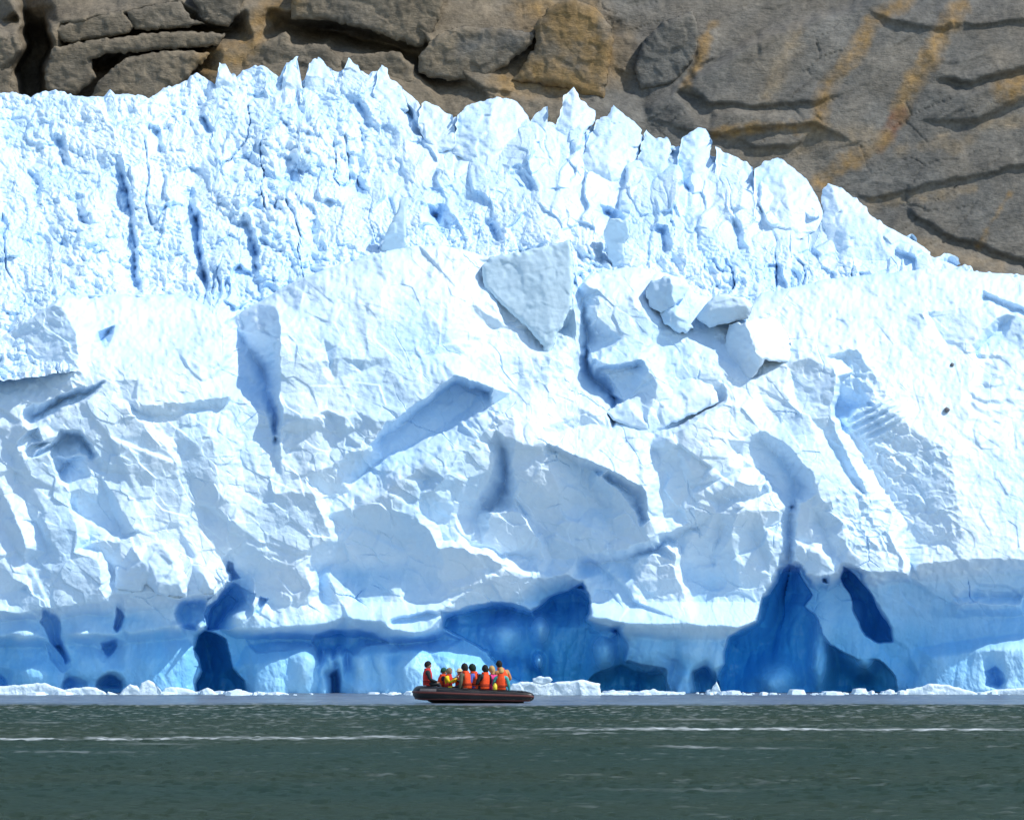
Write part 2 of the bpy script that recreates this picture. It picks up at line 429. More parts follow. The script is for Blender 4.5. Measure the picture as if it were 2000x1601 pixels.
 [(856,1070,2),(909,1071,2.4),(965,1088,2.4),(1014,1114,2.1)], [(880,1058,.8),(915,1060,.8),(1000,1086,.9),(1040,1086,.8)], [(870,1098,1.8),(909,1108,1.9),(960,1114,1.9)],
 # triangular facet and crack
 [(965,1000,.9),(1017,1002,1.1)], [(1017,1002,1.1),(1049,1052,1.5),(1063,1091,1.4)], [(925,1056,.9),(1000,1083,1.2)], [(1025,1005,.4),(1060,1050,.7),(1075,1090,.9)],
 [(984,876,-1.2),(988,956,-2),(960,996,-1.4)], [(965,900,.1),(960,930,.1),(935,975,.2)], [(1003,900,.4),(1008,950,.5),(1000,985,.3)], [(950,985,-.9),(930,1010,-.4)],
 [(984,803,.4),(940,850,.6),(900,886,.7),(860,930,.9)], [(975,830,.2),(930,890,.3),(880,950,.4),(900,980,.2),(870,1010,.3)],
 [(984,803,.5),(1020,810,.2),(1060,835,.3)], [(1000,790,-.6),(1040,765,-.8)], [(1010,860,.7),(1060,880,.8),(1090,960,.9)], [(1040,940,.8),(1100,1000,1.0),(1080,1050,1.2)], [(1100,1020,1.3),(1150,1030,1.5),(1120,1060,1.5)],
 # lip of the pale slope right of centre
 [(1072,863,.9),(1140,893,1.5),(1204,925,1.9),(1252,949,2.1),(1270,1000,2.1),(1284,1046,2.1)],
 [(1090,846,-.5),(1140,830,-.8),(1180,826,-.8),(1228,868,-.2),(1258,900,.5)],
 [(1078,880,.1),(1140,912,.1),(1200,945,.3),(1240,972,.6),(1258,1015,1)],
 [(1172,932,1.3),(1196,948,1.6),(1240,1004,2),(1268,1055,2.2)], [(1152,962,.1),(1176,992,.6),(1192,1038,1.3),(1232,1050,1.9)],
 [(1133,1087,1.2),(1203,1070,2),(1269,1058,2.2),(1300,1042,1.5),(1350,1018,1.3)], [(1140,1102,.5),(1205,1092,.7),(1270,1080,.6),(1310,1057,.4),(1357,1034,.7)],
 [(1245,1101,1.4),(1290,1064,1.5),(1318,1077,2.1),(1322,1126,2.3),(1346,1182,2.4)], [(1240,1140,1.7),(1250,1200,2.4)], [(1330,1080,1.2),(1338,1130,1.5),(1360,1180,2.0)],
 [(1180,1120,1.3),(1200,1170,1.9)], [(1262,1170,1.9),(1265,1205,2.2)], [(1400,1080,1.6),(1390,1140,1.7),(1400,1190,2.2)],
 [(1360,1040,1.2),(1390,1060,1.5),(1395,1100,1.4)], [(1446,990,2.1),(1425,1060,2.0),(1440,1100,2.0)], [(1470,1040,1.4),(1490,1090,1.6)], [(1410,1030,1.0),(1400,1060,1.1)],
 [(1490,1020,1.8),(1510,1080,1.9),(1495,1140,1.9)], [(1440,1150,2.0),(1450,1200,2.3)],
 # hollow right of the lip
 [(1270,870,-.5),(1290,900,0),(1290,960,.4),(1300,1010,.8)], [(1330,900,.3),(1345,950,.6),(1330,1000,.6)],
 [(1300,856,.5),(1350,826,.6),(1412,790,.5),(1456,797,.2)], [(1330,880,.6),(1400,850,.8),(1452,862,.3)], [(1420,908,.7),(1372,940,.8),(1345,905,.9)],
 [(1276,850,-.8),(1340,822,-1.3),(1404,788,-1.4)], [(1262,842,-.6),(1240,850,-.4)],
 # V hollow
 [(1456,854,0),(1496,840,0),(1540,872,.6),(1592,924,1.2)], [(1488,866,-.9),(1530,900,-1.2),(1562,950,-1.2),(1546,988,-1.0)], [(1440,885,-.2),(1475,912,-.5),(1512,950,-.5),(1548,985,-.5)],
 [(1372,945,.5),(1420,930,.5),(1460,905,.4)], [(1490,930,.3),(1505,960,.7)], [(1592,960,1.1),(1585,990,1.1)],
 [(1380,972,.9),(1440,942,1.6),(1500,945,1.5)], [(1400,985,.7),(1460,962,.9),(1510,962,.9)], [(1400,1002,1.3),(1460,990,1.8),(1520,1000,1.7)],
 [(1545,985,-.3),(1541,1050,.3),(1541,1105,-.2)], [(1530,990,.9),(1524,1050,1.4),(1518,1100,1.7)], [(1558,1000,1.1),(1558,1060,1.5),(1555,1095,1.8)],
 # hanging block, its lip and underside
 [(1066,1126,1.9),(1100,1120,1.8),(1136,1134,1.7),(1153,1165,1.9),(1152,1203,2.4),(1200,1214,2.5),(1280,1217,2.6),(1350,1217,2.6),(1440,1224,2.5),(1478,1211,2.2),(1489,1164,2.0),(1520,1110,1.7)],
 [(1165,1226,.5),(1200,1236,.5),(1280,1246,.6),(1350,1250,.7),(1400,1250,.7),(1420,1243,.7)],
 [(1230,1275,-1.2),(1280,1292,-1.4),(1340,1285,.2),(1380,1285,.5)], [(1395,1305,.5)], [(1408,1290,.4)], [(1405,1315,-3.5),(1380,1320,-3)], [(1225,1250,-.6)],
 [(1358,1295,.3),(1338,1325,.5),(1322,1346,.9)], [(1310,1300,-2.5),(1300,1345,-3.4)], [(1360,1346,.4),(1350,1330,.3)], [(1385,1346,-3.5)],
 # middle cave
 [(685,1208,2.1),(734,1212,2.2),(804,1203,2.2),(860,1188,2.4),(905,1162,2.4),(940,1140,2.3),(965,1121,2.3),(1028,1124,2.1),(1064,1128,1.9)],
 [(862,1198,1.8),(905,1188,1.5),(982,1175,1.4),(1035,1190,1.1),(1070,1168,.6),(1136,1143,.2)], [(960,1150,2.0),(1020,1155,1.8)],
 [(880,1212,-1.6),(950,1200,-2.6),(1000,1205,-2.6),(1035,1212,-2.4),(1060,1200,-3),(1110,1172,-3.4),(1143,1180,-3.2)],
 [(870,1240,-1.2),(900,1235,-1.2),(960,1250,-1.7),(1020,1250,-1.8)], [(1049,1215,-1.5),(1055,1240,-1.4),(1045,1260,-2.4)], [(1085,1230,-2.4),(1095,1270,-1.9),(1085,1305,-2.6)], [(1140,1215,-1.8)], [(1120,1250,-3.4),(1110,1300,-3.6)], [(1068,1260,-3.3),(1075,1300,-3.4)],
 [(1170,1250,-1.9),(1185,1290,-1.6),(1180,1308,-2.6)], [(1205,1230,-1.5),(1222,1255,-3.4),(1215,1290,-4)], [(1052,1290,-1.0),(1050,1275,-1.4),(1050,1310,-1.7)], [(1014,1297,-.9),(1010,1280,-1.4)], [(980,1280,-1.3),(1000,1320,-1.0)], [(1030,1300,-2.2),(1030,1345,-2)],
 [(1000,1345,-1),(1060,1345,-2),(1090,1345,-3),(1130,1345,-3.6),(1200,1345,-4.4),(1290,1345,-4.2)], [(1150,1310,-3.8),(1220,1310,-4),(1290,1310,-3.2)], [(955,1300,-.4),(940,1270,-.8)],
 # right cave
 [(1524,1110,1.3),(1500,1150,1.5),(1486,1190,1.9)], [(1440,1230,2.0),(1424,1242,1.5),(1414,1273,.9),(1416,1296,.5)],
 [(1532,1125,-3),(1512,1190,-3.5),(1484,1236,-4.5),(1440,1270,-5),(1432,1345,-5)], [(1560,1115,-3.5),(1568,1180,-5),(1552,1240,-5.5),(1590,1310,-5),(1600,1345,-4.5)],
 [(1540,1150,-2.2),(1534,1180,-2.4),(1520,1240,-3.6)], [(1478,1300,-3),(1520,1275,-2.4),(1548,1295,-2.4)], [(1470,1345,-1.6),(1520,1345,-1),(1568,1345,-1.4)],
 [(1608,1130,-.8),(1612,1180,-1.6),(1650,1240,-2.2),(1668,1270,-1.8)], [(1588,1220,-3),(1605,1270,-2.0),(1625,1308,-2.2)], [(1628,1215,-3.6),(1645,1290,-3.4),(1640,1345,-3)], [(1665,1310,-2.6)],
 [(1668,1126,-2.6),(1692,1175,-3.8),(1718,1235,-4),(1700,1255,-3)], [(1649,1104,1.2),(1682,1123,.8),(1711,1167,.4),(1743,1227,-.2),(1744,1255,-.8)],
 [(1690,1285,-1.8),(1740,1290,-1.4)], [(1680,1345,-2.8),(1750,1345,-2.8),(1768,1345,-1)], [(1700,1310,-2.6),(1750,1310,-2.2)],
 [(1558,1098,1.6),(1575,1118,1.8),(1600,1126,1.9),(1630,1118,1.7),(1646,1098,1.7)], [(1592,1140,.4),(1622,1138,.3)],
 [(1580,1020,1.2),(1600,1080,1.9)], [(1600,1020,.6),(1625,1070,1.1)], [(1640,1010,1.4),(1660,1070,2.0)],
 # right lip and underside
 [(1652,1098,2),(1678,1111,2.3),(1720,1117,2.4),(1768,1121,2.3)], [(1766,1096,2.1),(1744,1052,1.6)], [(1782,1108,1.0),(1760,1060,.9)], [(1790,1104,1.9),(1860,1094,2.4),(1930,1092,2.5),(2000,1092,2.5)],
 [(1700,1140,.8),(1780,1140,.6),(1860,1128,.9),(2000,1122,.9)], [(1870,1152,1.0),(1930,1148,1.1),(2000,1150,1.1)], [(1860,1167,.6),(1990,1164,.7)], [(1880,1178,1.1),(1993,1180,1.3)],
 [(1760,1200,-.3),(1860,1203,-.1),(2000,1202,.1)], [(1760,1270,-.8),(1850,1255,-.3),(1930,1245,.2),(2000,1235,.6)],
 [(1775,1345,-.2),(1830,1345,1),(1900,1345,1.6),(2000,1345,2.2)], [(1818,1284,.6),(1902,1272,1.3),(2000,1266,1.9)], [(1800,1320,.3),(1860,1315,1.1)], [(1950,1334,.6),(1946,1318,1.0)], [(1968,1325,1.9)], [(1925,1340,1.6)],
 # right-hand dome
 [(1480,577,-6.8),(1620,547,-7.8),(1800,527,-8.4),(2000,539,-8.4)],
 [(1560,640,-3.5),(1700,620,-4.5),(1800,612,-4.6),(1860,598,-5),(1945,604,-5)], [(1690,680,-2.7),(1800,702,-2.9),(1880,690,-3.5),(2000,700,-3.4)],
 [(1940,624,-4.5),(1884,688,-3.4)], [(1952,640,-5.6),(1902,692,-4.8)], [(1960,660,-4.6),(1925,705,-3.6)], [(1804,616,-4.2),(1842,690,-3.3)], [(1818,616,-4.9),(1852,676,-4.2)],
 [(1919,563,-6.6),(2000,600,-5.4)], [(1925,578,-7),(2000,614,-6)], [(1930,590,-5.5),(2000,625,-4.8)],
 [(1700,780,-1.0),(1760,820,-.4),(1860,888,.6),(1877,1056,2.0)], [(1900,900,.3),(2000,880,-.3)], [(1890,1060,2.1),(2000,1060,2.1)], [(1800,800,-1),(1900,800,-1.2)],
 [(1674,680,-2.2),(1713,738,-1.8)], [(1650,700,-2.7),(1690,760,-1.9)], [(1660,850,-1.3),(1700,920,-.6),(1760,1000,.3),(1800,1060,1.0)], [(1636,1042,1.6),(1700,1000,.9),(1720,983,.6)],
 [(1640,742,-2.2),(1634,790,-3.2),(1641,828,-2.4)], [(1662,800,-3.2),(1700,782,-2.0)], [(1655,822,-1.6),(1675,800,-1.4)],
 [(1536,720,-1.6),(1560,700,-1.5),(1615,690,-1.5),(1634,735,-.6),(1626,790,-.2),(1634,850,.3),(1670,920,.8),(1700,960,1.0)],
 [(1532,762,-1),(1580,820,0),(1604,880,.5),(1632,925,.9),(1650,960,1.1)], [(1610,840,-.2),(1640,900,.2),(1670,950,.5)], [(1560,980,1),(1600,960,1.4),(1625,1000,1.7)],
 [(1480,760,-1.4),(1500,800,-.8),(1520,820,-.4)], [(1548,740,-1.8),(1560,780,-1.1)],
 # tumbled blocks under the icefall
 [(1150,540,-5),(1240,523,-5.6),(1335,545,-6),(1400,580,-6),(1470,600,-5.6)], [(1165,620,-2.8),(1240,600,-3),(1300,630,-3.2),(1350,660,-3.2)], [(1150,560,-3.8),(1230,560,-4.2)],
 [(1152,700,-1.5),(1180,715,-1.3),(1240,704,-1.0)], [(1165,725,-3.2),(1240,716,-2.6)], [(1215,660,-2.4),(1262,655,-2.6),(1250,690,-1.7)],
 [(1135,590,-5),(1145,640,-5.4),(1143,700,-5),(1165,750,-5),(1200,776,-5)], [(1122,600,-3.4),(1128,680,-2.4),(1126,730,-1.9),(1138,772,-1.4),(1180,790,-1.0)],
 [(1250,703,-1.2),(1266,725,-.9),(1284,748,-.6)], [(1185,722,-3),(1202,772,-3),(1225,780,-2.2)], [(1300,690,-2.5),(1345,712,-1.7),(1300,735,-1.2)], [(1400,690,-2.6),(1410,740,-1.7)], [(1380,640,-4),(1400,660,-3.4),(1440,630,-4.2)],
 [(1072,700,-1.8),(1070,760,-1.0),(1090,822,-.2)], [(1000,768,-1.3),(1040,755,-1.1)], [(980,700,-1.9),(1030,695,-2.1)], [(960,640,-3),(1000,645,-3),(1050,685,-2.5)], [(930,720,-1.2),(970,735,-1.4)],
 [(945,510,-5.2),(1040,502,-5.4),(1115,505,-5.6)], [(1100,640,-4)], [(1110,790,-.6),(1160,808,-.5)], [(1430,760,-1.2),(1420,775,-.7)],
]
def ell(cu, cv, ru, rv): return [(cu + ru * math.cos(i * .524), cv + rv * math.sin(i * .524)) for i in range(12)]
CAVES = [  # outline, depth (m), width of the curved wall (px)
 ([(83,1189),(95,1196),(110,1203),(116,1215),(117,1240),(122,1262),(136,1290),(128,1295),(112,1270),(100,1252),(88,1225),(78,1215),(83,1205)], 1.3, 14),
 ([(228,1186),(238,1195),(243,1206),(236,1222),(228,1236),(222,1228),(226,1208)], 1.0, 10), ([(198,1256),(228,1250),(222,1272),(208,1282)], .8, 12),
 ([(352,1176),(366,1168),(390,1165),(418,1160),(405,1175),(400,1195),(402,1215),(404,1228),(380,1228),(352,1226),(346,1210),(342,1195)], .8, 20),
 ([(442,1135),(456,1140),(500,1160),(492,1178),(495,1195),(480,1215),(450,1226),(404,1232),(404,1215),(400,1196),(408,1182),(425,1170),(436,1150)], 1.5, 26),
 ([(445,1095),(455,1098),(458,1115),(470,1130),(445,1135),(440,1115)], .8, 12), ([(500,1182),(510,1165),(525,1170),(505,1195),(496,1200)], 1.0, 8),
 ([(390,1240),(400,1232),(440,1248),(447,1275),(455,1305),(478,1330),(486,1372),(384,1372),(384,1335),(396,1310),(392,1285),(378,1265)], 3.4, 22),
 (ell(147,1340,24,19), 1.0, 14), (ell(213,1342,25,26), 1.4, 16), (ell(-12,1342,26,26), 1.0, 14),
 ([(616,1240),(640,1232),(690,1228),(735,1240),(760,1255),(715,1262),(690,1278),(675,1268),(668,1280),(660,1272),(652,1290),(640,1280),(632,1268),(624,1290),(618,1300),(620,1270),(612,1255)], 1.1, 14),
 ([(480,1248),(540,1236),(612,1240),(610,1262),(560,1268),(500,1275)], .5, 22), ([(760,1245),(860,1232),(900,1250),(860,1268),(780,1266)], .5, 20),
 ([(648,1315),(660,1305),(664,1320),(662,1372),(645,1372)], 1.0, 8),
 ([(862,1196),(902,1188),(960,1176),(1000,1178),(1036,1194),(1060,1180),(1080,1165),(1110,1152),(1138,1140),(1150,1160),(1152,1195),(1148,1212),(1180,1220),(1205,1228),(1224,1255),(1222,1290),(1300,1306),(1302,1372),(1030,1372),(1015,1330),(980,1310),(950,1270),(900,1245),(866,1225)], 2.4, 34),
 ([(1146,1334),(1162,1316),(1190,1306),(1213,1297),(1236,1308),(1260,1314),(1282,1306),(1296,1320),(1308,1345),(1312,1372),(1138,1372)], 1.3, 22),
 ([(1356,1310),(1380,1300),(1398,1312),(1404,1330),(1410,1372),(1352,1372),(1345,1335)], 2.2, 14),
 ([(1541,1100),(1556,1108),(1570,1135),(1585,1160),(1572,1185),(1590,1200),(1604,1232),(1622,1262),(1648,1278),(1678,1290),(1704,1284),(1728,1296),(1746,1320),(1756,1372),(1404,1372),(1402,1312),(1416,1296),(1415,1272),(1425,1245),(1445,1230),(1478,1214),(1490,1165),(1505,1160),(1525,1125),(1534,1108)], 3.0, 34),
 ([(1648,1106),(1662,1118),(1680,1135),(1705,1160),(1712,1180),(1725,1205),(1741,1228),(1742,1250),(1715,1252),(1690,1240),(1672,1200),(1660,1160),(1645,1130)], 3.0, 20),
 ([(1925,1338),(1930,1325),(1925,1312),(1945,1300),(1960,1315),(1964,1330),(1952,1340)], .9, 14),
 ([(90,1255),(115,1262),(140,1300),(125,1310),(100,1290)], .5, 14),
]
LOBES = [  # centre, half size, how far out its crown stands
 (1055,1222,22,34,-.6), (1052,1290,11,17,-.1), (1182,1268,26,40,-.7), (1265,1262,60,42,.3), (1350,1268,40,30,.6), (1397,1276,19,36,.8), (1338,1335,20,42,.6), (985,1240,55,50,-.8),
 (1515,1330,50,50,-.9), (1606,1180,22,62,-.8), (1600,1290,26,60,-1.0), (1655,1225,26,58,-.9), (1690,1282,30,34,-.8),
 (540,1335,40,52,.95), (595,1300,32,38,1.05), (630,1318,13,40,.65), (645,1290,10,22,.55), (664,1292,11,30,.65), (705,1296,22,28,.85), (742,1300,24,34,.85), (808,1310,48,40,.95), (880,1316,45,34,.95), (70,1314,38,24,.65), (300,1322,60,58,.45), (170,1298,52,40,.2), (355,1290,26,40,.35),
 (45,1238,26,11,1.35), (160,1236,18,9,1.3), (345,1222,12,8,1.35), (392,1222,9,9,1.2), (470,1208,30,20,.9),
]
TOP_A = [(-160,725),(0,662),(60,620),(105,588),(122,578),(245,574),(364,579),(420,603),(434,633),(455,620),(500,592),(535,572),(600,538),(660,518),(740,495),(800,480),(870,480),(945,498),(1040,498),(1120,505),(1130,560),(1150,536),(1240,520),(1330,540),(1360,575),(1470,590),(1482,575),(1550,560),(1620,545),(1800,525),(1900,530),(2000,538),(2160,545)]

def top_line(pts, u, j1=3.0, j2=1.5, seed=3):
    P = np.array(pts, float)
    t = np.interp(u, P[:, 0], P[:, 1])
    return t + j1 * vnoise(u / 22.0, u * 0 + 0.5, seed) + j2 * vnoise(u / 6.0, u * 0 + 3.5, seed + 1)

def build_cliff():
    us = np.arange(-160, 2161, 1.85); nr = 490
    top = top_line(TOP_A, us)
    t = np.linspace(0, 1, nr)[:, None]
    U = np.repeat(us[None, :], nr, 0); V = top[None, :] * (1 - t) + 1378.0 * t
    smp = interp_field(CLIFF, U, np.minimum(V, 1346))
    xm, zm = U / 38.5, V / 38.5
    low = np.clip((V - 1175) / 50.0, 0, 1)                       # melted, wave-worn zone
    wu = U + (1 - 0.5 * low) * (7 * fbm(xm / 0.9, zm / 0.9, 11, 3) + 1.5 * vnoise(U / 7, V / 7, 12))
    wv = V + (1 - 0.5 * low) * (7 * fbm(xm / 0.9 + 9, zm / 0.9, 13, 3) + 1.5 * vnoise(U / 7 + 50, V / 7, 14))
    p = smp(wu, np.minimum(wv, 1346))
    p1 = blur(p, 1); p2 = blur(p, 5)
    p = p1 * (1 - low) + p2 * low
    zone = np.clip((V - 1085) / 25.0, 0, 1)
    p = p * (1 - zone) + np.maximum(p, -0.75) * zone
    cu, cv = U + 4 * fbm(xm / .8, zm / .8, 15, 3), V + 4 * fbm(xm / .8 + 5, zm / .8, 16, 3)
    carved = np.zeros_like(p)
    for poly, dep, wd in CAVES:
        sd = sdf(cu, cv, poly)[0]
        q = dep * (0.5 * np.clip((sd + 1.0) / 2.5, 0, 1) + 0.5 * np.sqrt(np.clip((sd + 1.0) / wd, 0, 1)))
        p = p - q; carved = carved + q
    pl = xm + 0.5 * fbm(xm / 2.2, zm / 3.0, 17, 3) + 0.12 * zm
    p = p + np.clip(carved / 2.5, 0, 1) * (1.5 * cells(pl / 1.5, zm / 4.6, 18, .9, .9, 1, 1.0) + .45 * cells(pl / .5, zm / 2.2, 19, .7, .9, 1, .7) + .25)
    for a, b, ra, rb, pk in LOBES:
        lu, lv = (cu - a) / ra, (cv - b) / rb
        lv = np.where(lv > 0, lv * .75, lv * 1.1)                # pillars hang on downwards
        w = np.exp(-1.5 * (lu * lu + lv * lv) ** 1.25)
        p = p + np.maximum(pk + .25 - p, 0) * w
    p = p * (1 - low) + blur(p, 1) * low
    lean = pmask(U, V, [(640,920),(900,870),(1100,855),(1290,845),(1420,880),(1600,960),(1590,1090),(1500,1230),(1150,1230),(860,1190),(680,1200),(600,1020)], 110)
    p = p + lean * 1.35 * (1010 - V) / 150.0 * (1 - low)
    # surface character
    face = pmask(U, V, [(560,620),(740,510),(930,510),(950,680),(890,730),(780,810),(690,800),(640,780),(555,800)], 40)
    dome = pmask(U, V, [(1480,560),(2170,540),(2170,1080),(1880,1070),(1860,880),(1700,770),(1560,690)], 60)
    dim = np.maximum(pmask(U, V, [(98,600),(135,620),(150,700),(165,755),(80,790),(20,770),(10,720)], 14),
                     pmask(U, V, [(1660,680),(1715,738),(1770,825),(1862,890),(1878,1070),(1700,1085),(1636,1045),(1610,980),(1680,960),(1650,840)], 26))
    plat = pmask(U, V, [(140,585),(370,580),(425,610),(395,665),(330,700),(230,712),(160,670)], 30)
    crk = (1 - 0.85 * plat) * (1 - low) * (1 - 0.72 * face) * (1 - 0.75 * dome)
    ax, az = xm * 0.8 + zm * 0.6, zm * 0.8 - xm * 0.6
    d = 0.42 * planes(ax / 3.4, az / 2.4, 21, 0.9, hv=0.6, sharp=30) + 0.17 * planes(ax / 1.7, az / 1.1, 31, 1.0, hv=0.5, sharp=60) + 0.05 * planes(xm / .6, zm / .6, 35, 1.0, hv=0.6)
    d = d + 0.06 * cells(xm / 1.1, zm / 1.4, 41, 0.6, 0.9, -1) + 0.045 * fbm(xm / 0.6, zm / 0.6, 51, 4, 0.5)
    wx, wz = ax + .25 * fbm(xm, zm, 55, 3), az + .25 * fbm(xm + 3, zm, 56, 3)
    ck = np.clip(1 - edges(wx / 2.6, wz / 1.7, 57) / 0.03, 0, 1) * np.clip(fbm(xm / 2, zm / 2, 58, 2) * 4 - .9, 0, 1) * crk
    p = p + d * crk * 0.8 - 0.13 * ck
    p = p + (face + 0.7 * dome) * (1 - low) * (0.16 * planes(xm / 1.6, zm / 1.6, 61, 0.8, hv=0.5) + 0.05 * fbm(xm / 0.7, zm / 0.7, 62, 4))
    stripe = pmask(U, V, [(1652,832),(1660,800),(1740,780),(1768,815),(1705,862)], 14)
    p = p + stripe * 0.16 * np.sin((V * 0.9 + U * 0.44) / 2.3)
    rip = pmask(U, V, [(1890,700),(1980,690),(1990,860),(1880,850)], 40)
    p = p + rip * 0.10 * np.sin(V / 5.0 + 7 * fbm(xm / 1.5, zm / 1.5, 65, 3)) * np.clip(.5 + fbm(xm, zm, 66, 2) * 1.5, 0, 1)
    dw = 0.35 * fbm(xm / .8, zm / .8, 72, 3)
    p = p + dim * 0.22 * np.clip(.7 + 1.2 * fbm(xm / 1.4, zm / 1.4, 73, 2), .15, 1.3) * cells((xm + zm * .3 + dw) / 0.40, (zm - xm * .3 + dw) / 0.31, 71, 0.5, 0.9, -1, .5)
    foot = np.clip((V - 1225) / 40.0, 0, 1)
    wl = xm + 0.25 * fbm(xm / 1.5, zm / 1.5, 80, 3)
    p = p + low * ((0.14 + 0.34 * foot) * cells(wl / 1.15, zm / 2.6, 81, 0.5, 0.9, 1, .6) + 0.04 * fbm(xm / 0.35, zm / 0.6, 83, 3) + 0.10 * cells(wl / .45, zm / 1.3, 85, .5, .8, 1) * foot + 0.035 * cells(wl / .22, zm / .3, 86, .5, .8, -1) + 0.02 * fbm(U / 6, V / 9, 87, 3))
    p = p + 0.012 * fbm(U / 9, V / 9, 91, 3)
    # wave-cut ice blue, with cave shade and glow painted in by recess depth
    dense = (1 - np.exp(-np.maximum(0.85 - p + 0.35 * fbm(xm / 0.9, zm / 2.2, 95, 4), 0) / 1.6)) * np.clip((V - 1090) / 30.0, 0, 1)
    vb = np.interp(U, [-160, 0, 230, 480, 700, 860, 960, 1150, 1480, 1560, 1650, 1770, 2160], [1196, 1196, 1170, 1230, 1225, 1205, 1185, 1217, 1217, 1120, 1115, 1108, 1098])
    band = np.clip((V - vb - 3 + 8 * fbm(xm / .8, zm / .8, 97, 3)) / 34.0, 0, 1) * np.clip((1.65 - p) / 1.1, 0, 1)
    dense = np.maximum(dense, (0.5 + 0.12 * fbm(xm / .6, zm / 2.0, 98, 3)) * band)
    # blue shade of cracks and hollows painted into the colour by their depth
    recess_blue = np.clip((lowpass(p) - p - 0.55) / 1.5, 0, 1) * (1 - zone)
    dense = np.maximum(dense, 0.2 * recess_blue)
    # round the crest backwards
    e = np.clip((V - top[None, :]) / 9.0, 0, 1)
    p = p - 0.5 * (1 - np.sqrt(1 - (1 - e) ** 2))
    d = D0 - p
    X, Y, Z = UP(U, V, d)
    Vt = np.stack([X, Y, Z], -1)
    back = []
    for k in range(8, 0, -1):
        b = Vt[0].copy(); b[:, 1] += 0.35 * k * k * 0.4 + 0.2 * k; b[:, 2] -= 0.03 * k * k; b[:, 0] *= b[:, 1] / Vt[0, :, 1]
        back.append(b)
    A = np.concatenate([np.stack(back), Vt], 0)
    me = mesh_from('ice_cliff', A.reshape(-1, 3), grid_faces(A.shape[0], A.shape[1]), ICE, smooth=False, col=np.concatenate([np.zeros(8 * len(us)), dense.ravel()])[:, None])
    return link('ice_cliff', me, None, 'towering white and blue glacier ice cliff undercut by caves at the waterline', 'glacier')

cliff = build_cliff()

# ------------------------------------------------------------------ solid chunks from a traced outline with real thickness
def chunk(name, outline, base, thick, mat, inner=(), r=10.0, step=2.0, rough=0.12, seed=1, jag=2.5, facet=0.2, **kw):
    """outline of (u, v[, p]) in photograph pixels at distance base; p metres towards the camera; solid with a back"""
    O = [(a[0], a[1], a[2] if len(a) > 2 else 0.0) for a in outline]
    u = np.array([a[0] for a in O]); v = np.array([a[1] for a in O])
    us = np.arange(u.min() - 2 * step, u.max() + 2 * step + .1, step); vs = np.arange(v.min() - 2 * step, v.max() + 2 * step + .1, step)
    U, V = np.meshgrid(us, vs)
    WU = U + jag * vnoise(U / 9, V / 9, seed); WV = V + jag * vnoise(U / 9 + 40, V / 9, seed + 1)
    s, nx, ny = sdf(WU, WV, O)
    smp = interp_field([[O[i], O[(i + 1) % len(O)]] for i in range(len(O))] + [list(L) for L in inner], U, V, 8.0)
    p = blur(smp(WU, WV), 1)
    ppm = F / base
    xm, zm = U / ppm, V / ppm
    p = p + facet * planes(xm / 1.1, zm / 1.1, seed + 5, 0.8, hv=0.5) + rough * fbm(xm / 0.5, zm / 0.5, seed + 9, 4) + 0.35 * rough * cells(xm / 0.3, zm / 0.3, seed + 12, .4, .8, -1)
    rm = r / ppm
    e = np.clip(s / r, 0, 1)
    prof = 1 - np.sqrt(np.maximum(0, 1 - (1 - e) ** 2))
    pf = p - rm * prof
    pb = p - thick + rm * 1.5 * prof + 0.2 * fbm(xm / .8, zm / .8, seed + 20, 3)
    pb = np.minimum(pb, pf - 0.05)
    inside = s > 0
    cell = inside[:-1, :-1] | inside[1:, :-1] | inside[:-1, 1:] | inside[1:, 1:]
    used = np.zeros_like(inside)
    for a in (slice(None, -1), slice(1, None)):
        for b in (slice(None, -1), slice(1, None)):
            used[a, b] |= cell
    # pull outside corners onto the outline
    UU = np.where(inside, U, U + (nx - WU)); VV = np.where(inside, V, V + (ny - WV))
    pf = np.where(inside, pf, p - rm); pb = np.where(inside, pb, np.minimum(p - thick + rm * 1.5, p - rm - .02))
    idx = np.full(inside.shape, -1); idx[used] = np.arange(used.sum()); n = int(used.sum())
    def pts(pp):
        x, y, z = UP(UU[used], VV[used], base - pp[used]); return np.stack([x, y, z], -1)
    verts = np.concatenate([pts(pf), pts(pb)])
    jj, ii = np.nonzero(cell)
    a, b, c, d = idx[jj, ii], idx[jj + 1, ii], idx[jj + 1, ii + 1], idx[jj, ii + 1]
    faces = [np.stack([a, b, c, d], 1), np.stack([a, d, c, b], 1) + n]
    cp = np.pad(cell, 1)
    for dj, di, e0, e1 in ((-1, 0, (0, 0), (0, 1)), (1, 0, (1, 1), (1, 0)), (0, -1, (1, 0), (0, 0)), (0, 1, (0, 1), (1, 1))):
        m = cell & ~cp[1 + dj:cp.shape[0] - 1 + dj, 1 + di:cp.shape[1] - 1 + di]
        j2, i2 = np.nonzero(m)
        q0 = idx[j2 + e0[0], i2 + e0[1]]; q1 = idx[j2 + e1[0], i2 + e1[1]]
        faces.append(np.stack([q0, q1, q1 + n, q0 + n], 1)[:, ::-1])
    me = mesh_from(name, verts, np.concatenate(faces), mat)
    return link(name, me, **kw)

